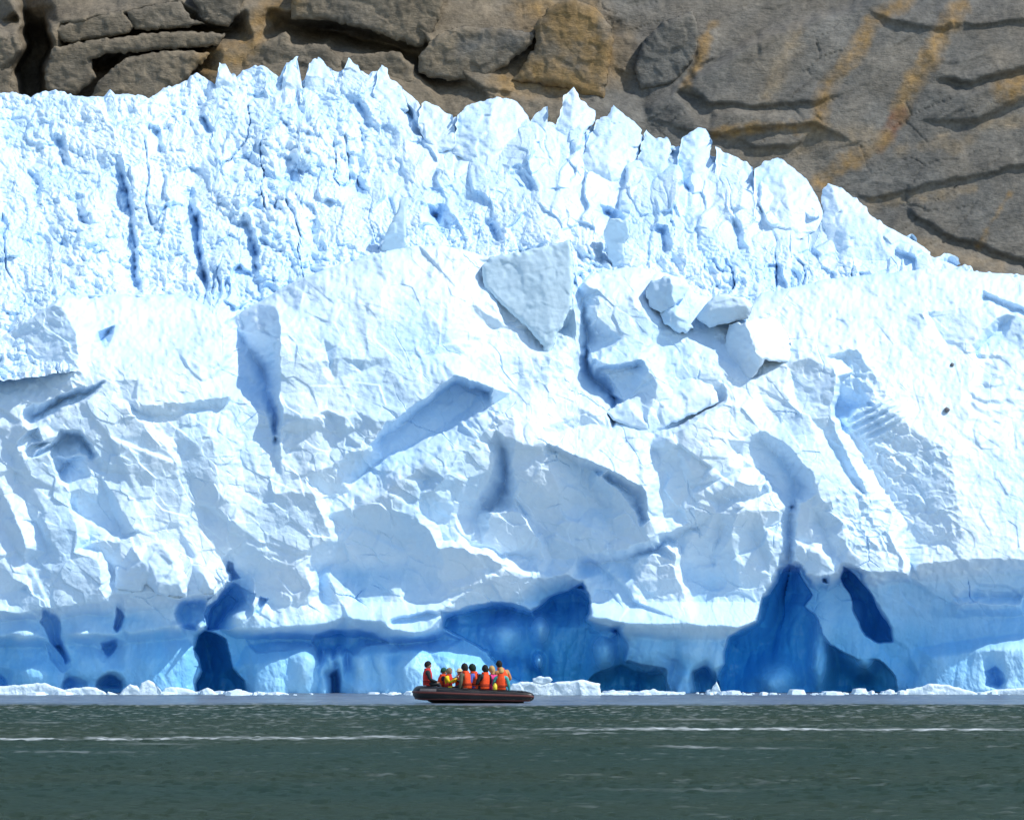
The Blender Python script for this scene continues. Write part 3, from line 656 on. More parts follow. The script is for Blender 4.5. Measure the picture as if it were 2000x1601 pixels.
BL = 'large ice blocks lodged on the cliff'
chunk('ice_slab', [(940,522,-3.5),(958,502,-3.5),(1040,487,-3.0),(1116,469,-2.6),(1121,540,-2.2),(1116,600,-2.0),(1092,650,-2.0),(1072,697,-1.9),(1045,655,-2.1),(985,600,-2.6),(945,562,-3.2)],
      D0 + .35, 1.4, SHADED_BLOCK, [[(1030,500,-2.9),(1060,540,-2.4),(1075,640,-1.9)], [(1000,560,-2.8),(1040,600,-2.3),(1060,660,-1.9)]], r=9, seed=101, facet=.06, rough=.025, label='grey shaded triangular ice slab leaning point down at the top of the cliff', cat='ice slab', group=BL)
chunk('ice_plank', [(1180,803,-.5),(1235,776,-1.2),(1292,749,-1.5),(1340,722,-1.9),(1376,728,-1.9),(1394,742,-1.7),(1402,770,-.8),(1402,787,-.5),(1340,815,-.1),(1275,844,.2),(1240,838,.1),(1200,822,-.2)],
      D0, 1.3, ICE, [[(1225,795,-.4),(1262,828,.2)], [(1240,790,-.9),(1280,825,-.1)], [(1280,770,-.9),(1300,800,-.1)], [(1310,760,-1.3),(1345,790,-.4)], [(1340,745,-1.4),(1375,775,-.5)]], r=7, seed=111, facet=.12, rough=.06, label='long ribbed white ice plank slanting up to the cube-shaped block', cat='ice block', group=BL)
chunk('ice_block', [(1424,636,-3.0),(1457,627,-1.5),(1510,619,-2.8),(1531,636,-2.8),(1545,668,-2.4),(1548,710,-1.9),(1496,703,-1.0),(1470,738,-1.3),(1450,746,-1.7),(1419,731,-2.8),(1410,696,-3.2)],
      D0, 2.6, ICE, [[(1457,630,-1.4),(1476,690,-.7),(1490,700,-.8)], [(1440,660,-2.3),(1450,700,-2.0)], [(1510,660,-1.8)]], r=8, seed=121, facet=.08, rough=.05, label='cube-shaped ice block with shaded side facing the cliff centre and bright face beside it', cat='ice block', group=BL)
chunk('ice_block', [(1358,622,-3.0),(1378,594,-2.7),(1405,573,-2.6),(1454,580,-2.5),(1471,598,-2.4),(1461,622,-2.6),(1384,640,-3.0)],
      D0, 2.2, ICE, [[(1385,605,-2.5),(1455,597,-2.2)]], r=8, seed=131, facet=.08, rough=.05, label='flat grey ice block lying just above the cube-shaped block', cat='ice block', group=BL)
chunk('ice_block', [(1260,566,-3.4),(1275,548,-3.2),(1310,539,-2.8),(1345,560,-3.4),(1340,577,-3.3),(1318,598,-2.7),(1290,613,-2.8),(1268,600,-3.2)],
      D0, 2.0, ICE, [[(1310,545,-2.5),(1316,590,-2.4)], [(1285,570,-2.9)]], r=6, seed=141, facet=.08, rough=.05, label='boxy ice block with grey square face under the icefall rubble', cat='ice block', group=BL)
chunk('ice_block', [(1290,612,-2.9),(1318,594,-2.6),(1345,610,-2.8),(1354,642,-2.6),(1330,652,-2.4),(1300,634,-2.6)],
      D0, 1.8, ICE, [[(1320,620,-2.2)]], r=10, seed=151, facet=.08, rough=.05, label='small rounded ice block below the boxy grey-faced one', cat='ice block', group=BL)
chunk('ice_block', [(224,1108,1.5),(255,1066,1.5),(315,1051,1.3),(350,1078,1.9),(366,1127,2.4),(364,1167,2.5),(308,1160,2.6),(287,1139,2.3),(270,1156,2.2),(226,1152,1.8)],
      D0, 2.4, ICE, [[(262,1075,2.2),(300,1130,2.9),(312,1155,3.0)], [(320,1065,2.2),(345,1110,2.8),(355,1155,2.9)]], r=10, seed=161, facet=.15, rough=.08, label='bulging white ice block jutting over the undercut near the cliff foot', cat='ice block', group=BL)
chunk('ice_block', [(371,1098,1.6),(406,1106,2.0),(424,1134,2.2),(418,1156,2.3),(395,1160,2.2),(374,1130,1.7)],
      D0, 1.8, ICE, [[(395,1120,2.4),(410,1148,2.6)]], r=8, seed=171, facet=.1, rough=.06, label='smaller white ice block right beside the bulging one above the undercut', cat='ice block', group=BL)

STONE = plain('dark_stone', (0.16, 0.16, 0.17), .85, .2)
for i, (su, sv, r0, lab) in enumerate(((1860,712,4.5,'small dark stone stuck high on the smooth right-hand ice, under the groove'), (1849,800,6,'larger dark stone on the smooth right-hand ice, below the small one'))):
    chunk('stone', [(su + r0 * math.cos(k * .9) * (.7 + .5 * ((k * 37 + i * 11) % 7) / 7), sv + r0 * math.sin(k * .9) * (.6 + .5 * ((k * 53 + i * 5) % 7) / 7), (-2.75, -.85)[i]) for k in range(7)], D0, 1.2, STONE, r=5, step=1.4, seed=190 + i, facet=.05, rough=.05, jag=1, label=lab, cat='stone', group='stones melted out of the ice')

# ------------------------------------------------------------------ icefall behind the cliff
SKY_B = [(-160,190),(-60,178),(0,173),(35,179),(60,186),(85,173),(120,176),(150,188),(200,186),(215,174),(225,186),(290,188),(320,166),(350,158),(385,137),(400,142),(420,158),(428,124),(445,130),(456,145),(480,131),(510,127),(545,143),(560,121),(580,111),(586,152),(594,155),(606,122),(625,113),(640,129),(665,132),(680,116),(700,131),(720,142),(745,129),(756,146),(785,167),(815,192),(825,207),(850,202),(880,223),(910,208),(970,194),(1010,200),(1020,214),(1036,235),(1060,232),(1090,240),(1160,240),(1200,240),(1240,250),(1280,274),(1330,285),(1395,300),(1445,322),(1500,335),(1560,360),(1605,410),(1690,430),(1730,458),(1790,482),(1830,506),(1875,518),(1920,528),(2000,542),(2160,560)]
CREV = [  # line of the crack, width of the shaded hollow left of it, width of the step right of it, depth
 ([(228,300),(246,380),(262,450),(268,585)], 75, 8, 2.3), ([(368,365),(384,430),(390,490),(408,570)], 34, 9, 2.7), ([(478,415),(492,480),(498,550)], 46, 10, 1.8),
 ([(840,395),(868,440),(890,490)], 42, 30, 2.4), ([(396,225),(410,262)], 22, 8, 1.5), ([(300,240),(318,300)], 30, 10, 1.4), ([(110,260),(130,330)], 36, 14, 1.3), ([(150,380),(165,440)], 36, 12, 1.5), ([(60,330),(70,390)], 30, 14, 1.2),
 ([(560,300),(575,360)], 36, 16, 1.3), ([(690,330),(700,390)], 36, 16, 1.3), ([(610,430),(625,500)], 36, 16, 1.4), ([(1185,400),(1215,450)], 40, 18, 1.8), ([(1010,330),(1040,380)], 40, 14, 1.3), ([(1330,310),(1348,380)], 18, 10, 1.8), ([(700,190),(722,250)], 26, 12, 1.3), ([(790,200),(830,270)], 26, 10, 1.6),
 ([(1430,430),(1450,490)], 30, 14, 1.4), ([(1290,440),(1300,500)], 36, 14, 1.4), ([(960,420),(975,470)], 22, 10, 2.0),
]
def DF(v): return 160.0 + (600 - v) * 0.055
def build_icefall():
    us = np.arange(-160, 2161, 2.2); nr = 300
    top = top_line(SKY_B, us, 3.0, 3.0, 23)
    bot = np.interp(us, [-160, 430, 550, 750, 1000, 1120, 1340, 1480, 1700, 2160], [760, 700, 630, 560, 560, 640, 640, 650, 610, 610])
    t = np.linspace(0, 1, nr)[:, None]
    U = np.repeat(us[None, :], nr, 0); V = top[None, :] * (1 - t) + bot[None, :] * t
    xm, zm = U / 34.0, V / 34.0
    base = 160.0 + (600 - V) * 0.055
    tt = 1 - t
    # right half: big fins and faces; left half: cauliflower rubble
    left = np.clip((900 - U) / 250.0, 0, 1)
    wx = xm + 0.35 * fbm(xm / 1.2, zm / 1.2, 201, 3); wz = zm + 0.35 * fbm(xm / 1.2 + 7, zm / 1.2, 202, 3)
    p = 1.8 * fbm(xm / 4.5, zm / 4.5, 210, 3) + 0.8 * cells(wx / 2.9, wz / 2.4, 211, 0.6, 0.8, 1, .7)
    vary = np.clip(0.55 + 1.1 * fbm(xm / 3.5, zm / 3.5, 215, 3), 0.1, 1.25)
    big = 0.5 * planes(wx / 1.5, wz / 1.9, 216, 1.2, hv=0.9) * (1.2 - vary)
    slit = -0.5 * np.clip(1 - np.abs(fbm(wx / 2.0, wz / 5.5, 217, 3)) / 0.06, 0, 1) * np.clip(fbm(xm / 4, zm / 4, 218, 2) * 3 + .2, 0, 1)
    lum = big + slit + vary * (0.55 * cells(wx / 0.95, wz / 0.85, 221, 0.7, 1.0, 1, .8) + 0.38 * cells(wx / 0.40, wz / 0.36, 231, 0.7, 1.0, 1, .7)) + 0.20 * cells(wx / 0.21, wz / 0.19, 241, .6, .9, 1, .5) + 0.06 * fbm(xm / .16, zm / .16, 245, 3)
    fin = 0.8 * planes(wx / 1.7 , wz / 3.0, 251, 1.5, hv=0.9) + 0.3 * planes(wx / 0.8, wz / 1.2, 261, 1.2, hv=0.6)
    rub = np.clip(1.15 - np.clip((bot[None, :] - V) / (bot[None, :] - top[None, :] + 1) - 0.25, 0, 1) * 2.2, 0.25, 1)   # rubble low down on the right
    p = p + 1.45 * lum * np.maximum(left, rub) + fin * (1 - left) * (1.15 - 0.8 * rub)
    for i, (L, wl, wr, dep) in enumerate(CREV):
        Lp = np.array(L, float); n = fbm(xm / .9, zm / .9, 271 + i, 4)
        uc = np.interp(V, Lp[:, 1], Lp[:, 0]) + 9 * n
        ln = Lp[-1, 1] - Lp[0, 1]; tv = np.clip((V - Lp[0, 1] + 12 * n) / ln, -1, 2)
        en = np.clip(tv * 6, 0, 1) * np.clip((1 - tv) * 5, 0, 1)
        sd = U - uc
        q = np.where(sd < 0, np.clip(1 + sd / wl, 0, 1) ** 1.6, np.clip(1 - sd / wr, 0, 1) ** .7)
        p = p - dep * q * en * (0.8 + 0.5 * n)
    e = np.clip((V - top[None, :]) / 14.0, 0, 1)
    p = p - 0.9 * (1 - np.sqrt(1 - (1 - e) ** 2))
    recess_blue = 0.34 * np.clip((lowpass(p, 8, 6) - p - 0.5) / 1.6, 0, 1)  # blue shade of icefall hollows put into the colour by depth
    X, Y, Z = UP(U, V, base - p)
    Z = Z + 0.25 * p * 0.5
    Vt = np.stack([X, Y, Z], -1)
    back = []
    for k in range(8, 0, -1):
        b = Vt[0].copy(); b[:, 1] += 0.3 * k + 0.12 * k * k; b[:, 2] -= 0.035 * k * k
        back.append(b)
    A = np.concatenate([np.stack(back), Vt], 0)
    me = mesh_from('icefall', A.reshape(-1, 3), grid_faces(A.shape[0], A.shape[1]), SNOW, smooth=False, col=np.concatenate([np.zeros(8 * len(us)), recess_blue.ravel()])[:, None])
    return link('icefall', me, None, 'broken white icefall of lumpy snow and crevasses rising behind the cliff', 'glacier')
icefall = build_icefall()

SG = 'seracs standing along the crest of the icefall'
def serac(outline, base, thick, seed, label, inner=(), **k):
    """front follows the slope of the icefall and sinks into it towards the foot"""
    vt = min(a[1] for a in outline); vb = max(a[1] for a in outline); base = DF(vt * .6 + vb * .4)
    def tl(a):
        t = (a[1] - vt) / (vb - vt)
        return (a[0], a[1], (a[2] if len(a) > 2 else 0) * .8 + base - DF(a[1]) + k.get('out', .5) - 2.2 * max(0, t - .55) / .45)
    outline = [tl(a) for a in outline]; inner = [[tl(a) for a in L] for L in inner]
    return chunk('serac', outline, base, thick, SNOW, inner, r=k.pop('r', 9), seed=seed, facet=k.pop('facet', .25), rough=.12, label=label, cat='serac', group=SG)
serac([(418,185),(424,150,.2),(428,122,0),(440,126,.2),(450,140),(462,150),(470,190)], 183.5, 2.2, 301, 'small leaning ice horn standing highest above the rubble shoulder')
serac([(545,190),(553,150),(560,128),(572,116),(582,109),(579,124),(586,150),(592,175),(590,195)], 183.5, 1.6, 311, 'hooked needle of ice with a curled tip on the crest')
serac([(590,190),(598,150),(606,124),(622,111),(634,124),(648,140),(660,185)], 183.8, 2.0, 321, 'pointed ice tooth just beside the hooked needle')
serac([(660,185),(668,140),(680,114),(696,128),(715,150),(725,190)], 183.8, 2.0, 331, 'blunt ice tooth beside the pointed one on the summit crest')
serac([(728,190),(738,140),(746,128),(757,134),(760,150),(785,168),(800,215),(760,240)], 182.5, 2.4, 341, 'ice knob with crumbling top at the end of the summit crest')
serac([(815,250,0),(822,205,.3),(832,199,.3),(855,210,.5),(885,226,.6),(890,290,1),(850,300,.6)], 178, 2.5, 351, 'low sloping ice wedge next to the first rock notch')
serac([(885,300,0),(893,225,.2),(915,206,.4),(968,190,.4),(1008,197,.3),(1022,213,0),(1036,235,-.4),(1048,262,-.8),(1045,300,-.4),(1010,330,1.0),(940,330,1.2)], 176, 3.5, 361, 'broad smooth domed serac in the middle of the crest', [[(960,205,.9),(955,260,1.3)]])
serac([(1048,300,-.6),(1036,240,-.6),(1050,217,-.2),(1070,209,.2),(1072,226,.3),(1066,260,.2),(1078,320,.6),(1062,335,.2)], 175, 2.2, 371, 'narrow upright ice fin split from the domed serac by a blue crack')
serac([(1078,325,-.6),(1085,250,0),(1096,207,.3),(1102,188,.4),(1121,169,.6),(1136,195,.7),(1163,216,.6),(1160,240,.2),(1130,275,0),(1105,320,-.4)], 175, 2.8, 381, 'tall pyramid-topped serac with the highest spike right of the rock notch', [[(1121,175,.9),(1118,240,1.1)]])
serac([(1130,330,.6),(1150,270,.6),(1166,232,.4),(1188,226,.8),(1197,204,.9),(1208,215,1.0),(1238,236,.9),(1254,252,.4),(1250,300,-.2),(1225,355,-.4),(1180,365,.4)], 173.5, 3.2, 391, 'broad fractured serac with a small knob on top', [[(1195,230,1.3),(1190,320,1.5)]])
serac([(1235,360,-.4),(1250,290,.3),(1262,255,.4),(1282,272,.6),(1300,267,.6),(1312,285,.4),(1302,330,.2),(1262,380,0)], 172, 2.5, 401, 'slim slanting serac between two broad fractured ones')
serac([(1318,395,-.3),(1322,310,.1),(1334,268,.3),(1345,260,.5),(1362,250,.7),(1380,252,.7),(1390,272,.6),(1388,300,.4),(1396,360,.6),(1360,395,.3)], 170.5, 2.6, 411, 'stacked blocky serac tower with rounded cap against the grey rock', [[(1365,262,1.0),(1352,330,.9)]])
serac([(1395,400,.2),(1398,286,.2),(1420,300,.4),(1446,311,.4),(1470,325,.2),(1478,380,.2),(1440,420,.4)], 169.5, 2.4, 421, 'ragged low serac sloping down behind the blocky tower')
serac([(1470,430,.1),(1474,330,.1),(1490,316,.3),(1520,309,.5),(1545,322,.7),(1575,350,.7),(1592,375,.5),(1608,412,.1),(1612,450,-.2),(1560,470,.6),(1510,460,.6)], 168, 3.2, 431, 'large smooth shark-fin serac before the dark gap in the crest', [[(1520,330,1.1),(1540,400,1.4)]])
serac([(1606,440,-.8),(1606,372,-.5),(1618,357,.2),(1640,365,.5),(1685,398,.8),(1705,425,.8),(1740,446,.7),(1790,472,.5),(1818,492,.2),(1815,512,.2),(1740,515,.8),(1650,520,.6),(1618,500,-.3)], 166.5, 3.2, 441, 'long sloping serac wedge that starts the descent to the rock slabs', [[(1625,365,.7),(1650,450,1.2)], [(1700,430,1.4),(1730,490,1.4)]])
serac([(1768,476),(1770,462),(1782,457),(1791,464),(1790,478)], 166, .5, 451, 'tiny ice knob perched against the rock on the right crest', r=4, facet=.05)
serac([(1815,520),(1828,502),(1845,496),(1866,500),(1876,515),(1860,530)], 165, 1.2, 461, 'low ice lump at the end of the descending crest', r=6, facet=.1)
chunk('ice_fin', [(742,492,-.4),(752,460,0),(770,420,.2),(784,388,.1),(796,384,.2),(792,430,.3),(795,480,.4),(780,500,.2)], 166, 1.0, SHADED_BLOCK, r=5, seed=471, facet=.08, rough=.04, label='thin grey shaded ice fin sticking up behind the big smooth face', cat='ice block', group=BL)
chunk('ice_block', [(1180,450,-.3),(1192,425,.1),(1225,430,.4),(1230,460,.3),(1218,475,.2),(1225,520,.4),(1200,530,.2),(1186,500,-.2)], 165, 1.6, SHADED_BLOCK, r=6, seed=481, facet=.15, rough=.06, label='grey shaded ice block half buried in the icefall rubble', cat='ice block', group=BL)

# ------------------------------------------------------------------ rock face
def rock_material():
    m, nt, b = new_mat('rock')
    g = nd(nt, 'ShaderNodeNewGeometry'); pos = g.outputs['Position']
    at = nd(nt, 'ShaderNodeAttribute'); at.attribute_name = 'tint'
    n1 = noise_node(nt, 0.35, 6, 0.6, pos)
    n2 = noise_node(nt, 3.0, 5, 0.65, pos)
    r = ramp(nt, n1.outputs[0], [(0.3, (0.72, 0.72, 0.72)), (0.7, (1.25, 1.22, 1.18))])
    r2 = ramp(nt, n2.outputs[0], [(0.3, (0.72, 0.72, 0.72)), (0.7, (1.25, 1.24, 1.22))])
    c = mixc(nt, 1.0, at.outputs['Color'], r.outputs[0], 'MULTIPLY')
    c = mixc(nt, 1.0, c, r2.outputs[0], 'MULTIPLY')
    nt.links.new(c, b.inputs['Base Color'])
    b.inputs['Roughness'].default_value = 0.8; b.inputs['Specular IOR Level'].default_value = 0.2
    n3 = noise_node(nt, 2.2, 8, 0.7, pos)
    b1 = bump(nt, n3.outputs[0], 0.5, 0.2, b)
    n4 = noise_node(nt, 1.0, 9, 0.68, pos, (1.0, 1.0, 2.6))
    bump(nt, n4.outputs[0], 0.55, 0.5, b, b1)
    return m
ROCK = rock_material()
GREY, TAN, OCHRE, RUST, DARK = (0.135, 0.133, 0.122), (0.195, 0.162, 0.115), (0.25, 0.165, 0.070), (0.16, 0.085, 0.05), (0.05, 0.05, 0.05)
DR = 212.0
ROCKL = [
 [(-200,-80,-9),(2200,-80,-9)], [(-200,620,4),(2200,620,6)],
 [(-200,60,-3),(-200,300,1)], [(2200,60,-5),(2200,300,0)],
 # dark chasm on the left
 [(30,20,-3),(45,84,-3.5),(22,140,-3),(40,185,-3)], [(45,15,-9),(62,85,-15),(40,140,-14),(52,190,-12)], [(88,30,-8),(92,70,-13),(96,95,-14),(74,140,-14),(84,190,-10)], [(95,62,-2.6),(106,92,-2.4),(86,140,-2.4),(95,180,-2)],
 [(0,40,-5),(30,35,-6)], [(0,70,-2),(35,75,-2),(40,95,-1.8),(0,130,-2)],
 [(110,10,-6),(200,0,-6)], [(100,50,-3.2),(154,38,-2.8),(245,20,-3),(353,3,-4)],
 [(160,84,-7.5),(255,65,-7.5),(448,58,-7)], [(182,124,-8),(225,112,-8),(252,100,-6)], [(196,146,-7)], [(400,40,-3.4),(380,20,-4.4),(365,0,-6)],
 [(430,30,-3.4),(480,20,-3.8),(560,5,-5)], [(440,100,-1.6),(500,80,-2.4),(470,130,-1.4)],
 [(562,50,-7),(640,60,-9),(720,78,-9),(822,104,-7)], [(560,20,-3.2),(700,20,-3),(820,60,-2.6)], [(580,95,-2.4),(680,110,-2.4),(800,130,-2)],
 [(1185,30,-5),(1195,70,-5),(1200,110,-4)], [(1262,60,-5.5),(1280,30,-6)], [(1225,180,-3.5),(1260,190,-3.5)], [(1340,60,-4.5),(1380,110,-3.4),(1330,180,-2.8)],
 # edge of the great right-hand slab
 [(1260,230,-2),(1300,194,-1.8),(1363,155,-1.9),(1468,86,-2.6),(1552,57,-3.2),(1685,11,-4.4),(1740,-30,-5.4)],
 [(1280,185,-3.2),(1350,145,-3.6),(1455,75,-4.6),(1540,45,-5.2),(1670,0,-6.4)],
 [(1400,170,-1.6),(1600,120,-2.4),(1800,60,-3.4),(2000,20,-4)],
 # holes and ledges on the slab
 [(1386,200,-1.0),(1447,200,-.9)], [(1390,208,-1.9),(1445,209,-1.6)], [(1400,222,-.6),(1500,224,-.4)], [(1450,204,-.9),(1590,198,-1.0)], [(1455,212,-1.5),(1590,207,-1.5)],
 [(1380,262,0),(1500,243,0),(1590,238,-.2)], [(1390,270,-.6),(1500,252,-.6),(1590,248,-.8)], [(1480,288,-.1),(1560,282,-.2)], [(1485,295,-.7),(1560,289,-.8)],
 [(1850,148,-1.8),(1895,158,-1.4),(1947,138,-1.6),(2000,126,-1.8)], [(1852,158,-2.5),(1895,170,-2.2),(1947,150,-2.4),(2000,140,-2.5)], [(1870,185,-1.2),(2000,168,-1.2)],
 [(1910,230,-.6),(1960,205,-1),(2000,188,-1.2)], [(1915,242,-1.3),(1965,218,-1.7),(2000,200,-1.8)], [(1700,384,.9),(1850,350,.6),(2000,318,.4)], [(1702,391,.5),(1850,358,.15),(2000,328,-.1)], [(1720,412,.9),(1850,385,.8),(2000,360,.5)],
 [(1788,418,1.4),(1842,452,1.8),(1912,476,2.0),(2000,504,2.1)], [(1786,426,.9),(1840,461,1.1),(1912,486,1.3),(2000,514,1.5)], [(1700,470,2.2),(1800,490,2.8),(1900,520,3.2),(2000,548,3.6)],
 [(1740,40,-3.2),(1830,50,-3.2),(2000,36,-3.6)], [(1740,48,-3.7),(1830,58,-3.7),(2000,44,-4.1)],
 [(1600,160,-2.0),(1640,110,-2.4)], [(1690,170,-1.8),(1700,120,-2.2)], [(1750,245,-1.3),(1800,140,-2.3)], [(1770,250,-1.0),(1830,140,-1.9)],
 [(1690,290,-.3),(1740,250,-1.2)], [(1640,320,.1),(1700,330,.4),(1760,290,-.2)], [(1610,345,.2),(1650,380,.9)],
 [(820,220,0),(1000,200,-.6),(1100,230,0),(1200,240,0)], [(400,250,1),(700,250,1)],
]
STAIN = [([(1060,20),(1130,50),(1175,110)], 55, OCHRE), ([(985,165),(1060,140),(1110,165)], 30, OCHRE), ([(700,140),(780,120)], 30, TAN), ([(960,40),(900,30)], 26, TAN), ([(1210,150),(1230,60)], 16, TAN), ([(250,80),(330,75)], 22, TAN), ([(1772,0),(1702,45),(1671,105),(1615,168),(1597,238)], 17, OCHRE), ([(1877,17),(1842,63),(1804,133),(1769,182),(1755,225)], 17, OCHRE), ([(1755,225),(1735,262),(1718,285)], 13, RUST), ([(1725,275),(1650,322),(1601,353)], 14, OCHRE),
         ([(1398,262),(1503,246),(1590,253)], 11, OCHRE), ([(1450,303),(1569,292)], 13, TAN), ([(1560,60),(1540,100),(1500,180)], 16, TAN), ([(2000,165),(1960,180)], 18, OCHRE), ([(2000,238),(1930,243),(1885,276),(1860,290)], 11, TAN), ([(1970,380),(1940,430),(1910,480)], 8, OCHRE),
         ([(1385,50),(1370,110),(1340,165)], 10, OCHRE), ([(560,0),(500,60),(480,100),(400,130)], 26, OCHRE), ([(1700,400),(1800,385),(1900,370)], 10, TAN), ([(1740,470),(1850,500),(1950,520)], 16, TAN), ([(1760,290),(1820,285),(1840,270)], 12, TAN), ([(1590,260),(1650,270),(1700,270)], 20, TAN)]
def rock_tint(U, V, base=None):
    xm, zm = U / 27.0, V / 27.0
    w = np.clip((1250 - U) / 300.0, 0, 1) * 0.75 + 0.1
    n = fbm(xm / 4.0, zm / 4.0, 501, 4)
    k = np.clip(w + 0.5 * n, 0, 1)[..., None]
    c = np.array(GREY) * (1 - k) + np.array(TAN) * k
    for i, (L, wd, col) in enumerate(STAIN):
        q = np.clip(1.3 - (ldist(U, V, L) + 16 * fbm(xm / 1.3, zm / 1.3, 510 + i, 5, .6)) / (wd * 1.15), 0, 1)[..., None] * (0.7 + 0.6 * fbm(xm / .5, zm / .5, 530 + i, 3)[..., None]).clip(0, 1)
        c = c * (1 - q) + np.array(col) * q
    # streaks along the slab's dip
    s = fbm((xm * 0.55 + zm * 0.83) / 0.5, (xm * 0.83 - zm * 0.55) / 6.0, 540, 4)[..., None]
    return np.clip(c * (1 + 0.22 * s), 0.01, 1)
def rock_detail(U, V):
    xm, zm = U / 27.0, V / 27.0
    a, b = xm * 0.45 + zm * 0.9, xm * 0.9 - zm * 0.45
    right = np.clip((U - 1250) / 120.0, 0, 1)
    d = 0.26 * planes(a / 2.2, b / 6.0, 601, 0.7, hv=0.5) + 0.07 * planes(a / 0.8, b / 2.6, 611, 0.9, hv=0.5) + 0.10 * fbm(a / 0.5, b / 1.6, 621, 5, 0.6)
    e = 0.6 * planes(xm / 5.2, zm / 2.6, 631, 0.8, hv=0.9, sharp=20) + 0.06 * planes(xm / 1.2, zm / 0.9, 641, 0.9, hv=0.7) + 0.16 * fbm(xm / 0.6, zm / 0.6, 651, 5, 0.6)
    jx, jz = a + .25 * fbm(xm / 1.5, zm / 1.5, 670, 4), b + .4 * fbm(xm / 1.5 + 4, zm / 1.5, 671, 4)
    jt = np.clip(1 - edges(jx / 1.9, jz / 5.5, 672) / .03, 0, 1) * np.clip(.4 + fbm(xm / 4, zm / 4, 673, 2) * 2, 0, 1)
    return d * right + e * (1 - right) - 0.16 * jt
def build_rock():
    us = np.arange(-200, 2201, 2.9); vs = np.arange(-80, 620, 2.9)
    U, V = np.meshgrid(us, vs)
    smp = interp_field(ROCKL, U, V, 16)
    xm, zm = U / 27.0, V / 27.0
    p = smp(U + 8 * fbm(xm, zm, 660, 4), V + 6 * fbm(xm + 5, zm, 661, 4))
    p = blur(p, 2) + rock_detail(U, V)
    X, Y, Z = UP(U, V, DR - p)
    me = mesh_from('rock_face', np.stack([X, Y, Z], -1).reshape(-1, 3), grid_faces(len(vs), len(us)), ROCK, col=rock_tint(U, V).reshape(-1, 3))
    return link('rock_face', me, kind='structure')
rock = build_rock()
def boulder(outline, p, thick, seed, r=22, col=None, inner=()):
    p = p * .9 - 0.7; O = [(a[0], a[1], p + (a[2] if len(a) > 2 else 0)) for a in outline]
    o = chunk('boulder', O, DR - .0, thick, ROCK, inner, r=r * .6, step=2.8, rough=.08, seed=seed, jag=2.5, facet=.16, parent=rock)
    me = o.data; n = len(me.vertices); co = np.empty(n * 3, np.float32); me.vertices.foreach_get('co', co); co = co.reshape(-1, 3)
    U = co[:, 0] / co[:, 1] * F + 1000; V = HZ - (co[:, 2] - CH) / co[:, 1] * F
    c = rock_tint(U, V)
    if col is not None:
        q = np.clip(0.35 + 1.3 * fbm(U / 45, V / 45, seed, 4), 0, 1)[:, None]; c = c * (1 - q) + np.array(col) * q
    ca = me.color_attributes.new('tint', 'FLOAT_COLOR', 'POINT'); cc = np.ones((n, 4), np.float32); cc[:, :3] = c; ca.data.foreach_set('color', cc.ravel())
    return o
boulder([(-30,66),(30,68),(42,84),(34,108),(0,128),(-40,130)], -1.2, 3, 701)
boulder([(-40,130),(0,130),(24,134),(20,170),(40,200),(-40,210)], -1.4, 3, 706)
boulder([(95,58),(154,38),(240,20),(262,50),(250,66),(154,82),(125,84)], -2.4, 3, 711, 16)
boulder([(248,22),(300,8),(352,2),(372,36),(402,48),(330,58),(262,60)], -2.5, 3, 716, 16)
boulder([(105,92),(175,80),(252,70),(357,60),(440,66),(425,90),(290,101),(210,106),(176,120),(190,152),(150,186),(92,180),(86,140)], -1.2, 3.4, 721, 18)
boulder([(192,158),(245,114),(300,102),(352,98),(410,104),(370,150),(330,200),(170,210)], -0.6, 3, 726, 20)
boulder([(370,-10),(400,45),(448,54),(470,20),(480,-20)], -3.2, 3, 731, 16)
boulder([(472,118),(500,88),(560,60),(572,88),(640,86),(672,126),(650,160),(520,180),(460,160)], -1.0, 3, 736, 18)
boulder([(570,-20),(570,38),(640,40),(730,62),(820,94),(850,60),(872,-20)], -2.2, 3, 741, 20)
boulder([(664,120),(700,104),(780,100),(808,130),(812,180),(790,200),(690,180)], -1.0, 3, 746, 18, TAN)
boulder([(816,112),(858,64),(905,50),(980,56),(1044,64),(1040,86),(985,132),(950,150),(876,158),(818,145)], -0.9, 3.6, 751, 22, GREY)
boulder([(1000,158),(1046,90),(1044,52),(1072,14),(1110,-4),(1164,14),(1192,50),(1200,78),(1188,140),(1180,192),(1135,186),(1098,170)], -0.6, 3.6, 761, 26, OCHRE)
boulder([(1238,140),(1252,84),(1298,42),(1352,20),(1368,70),(1352,122),(1316,164),(1252,176)], -2.6, 3.4, 781, 20, GREY)

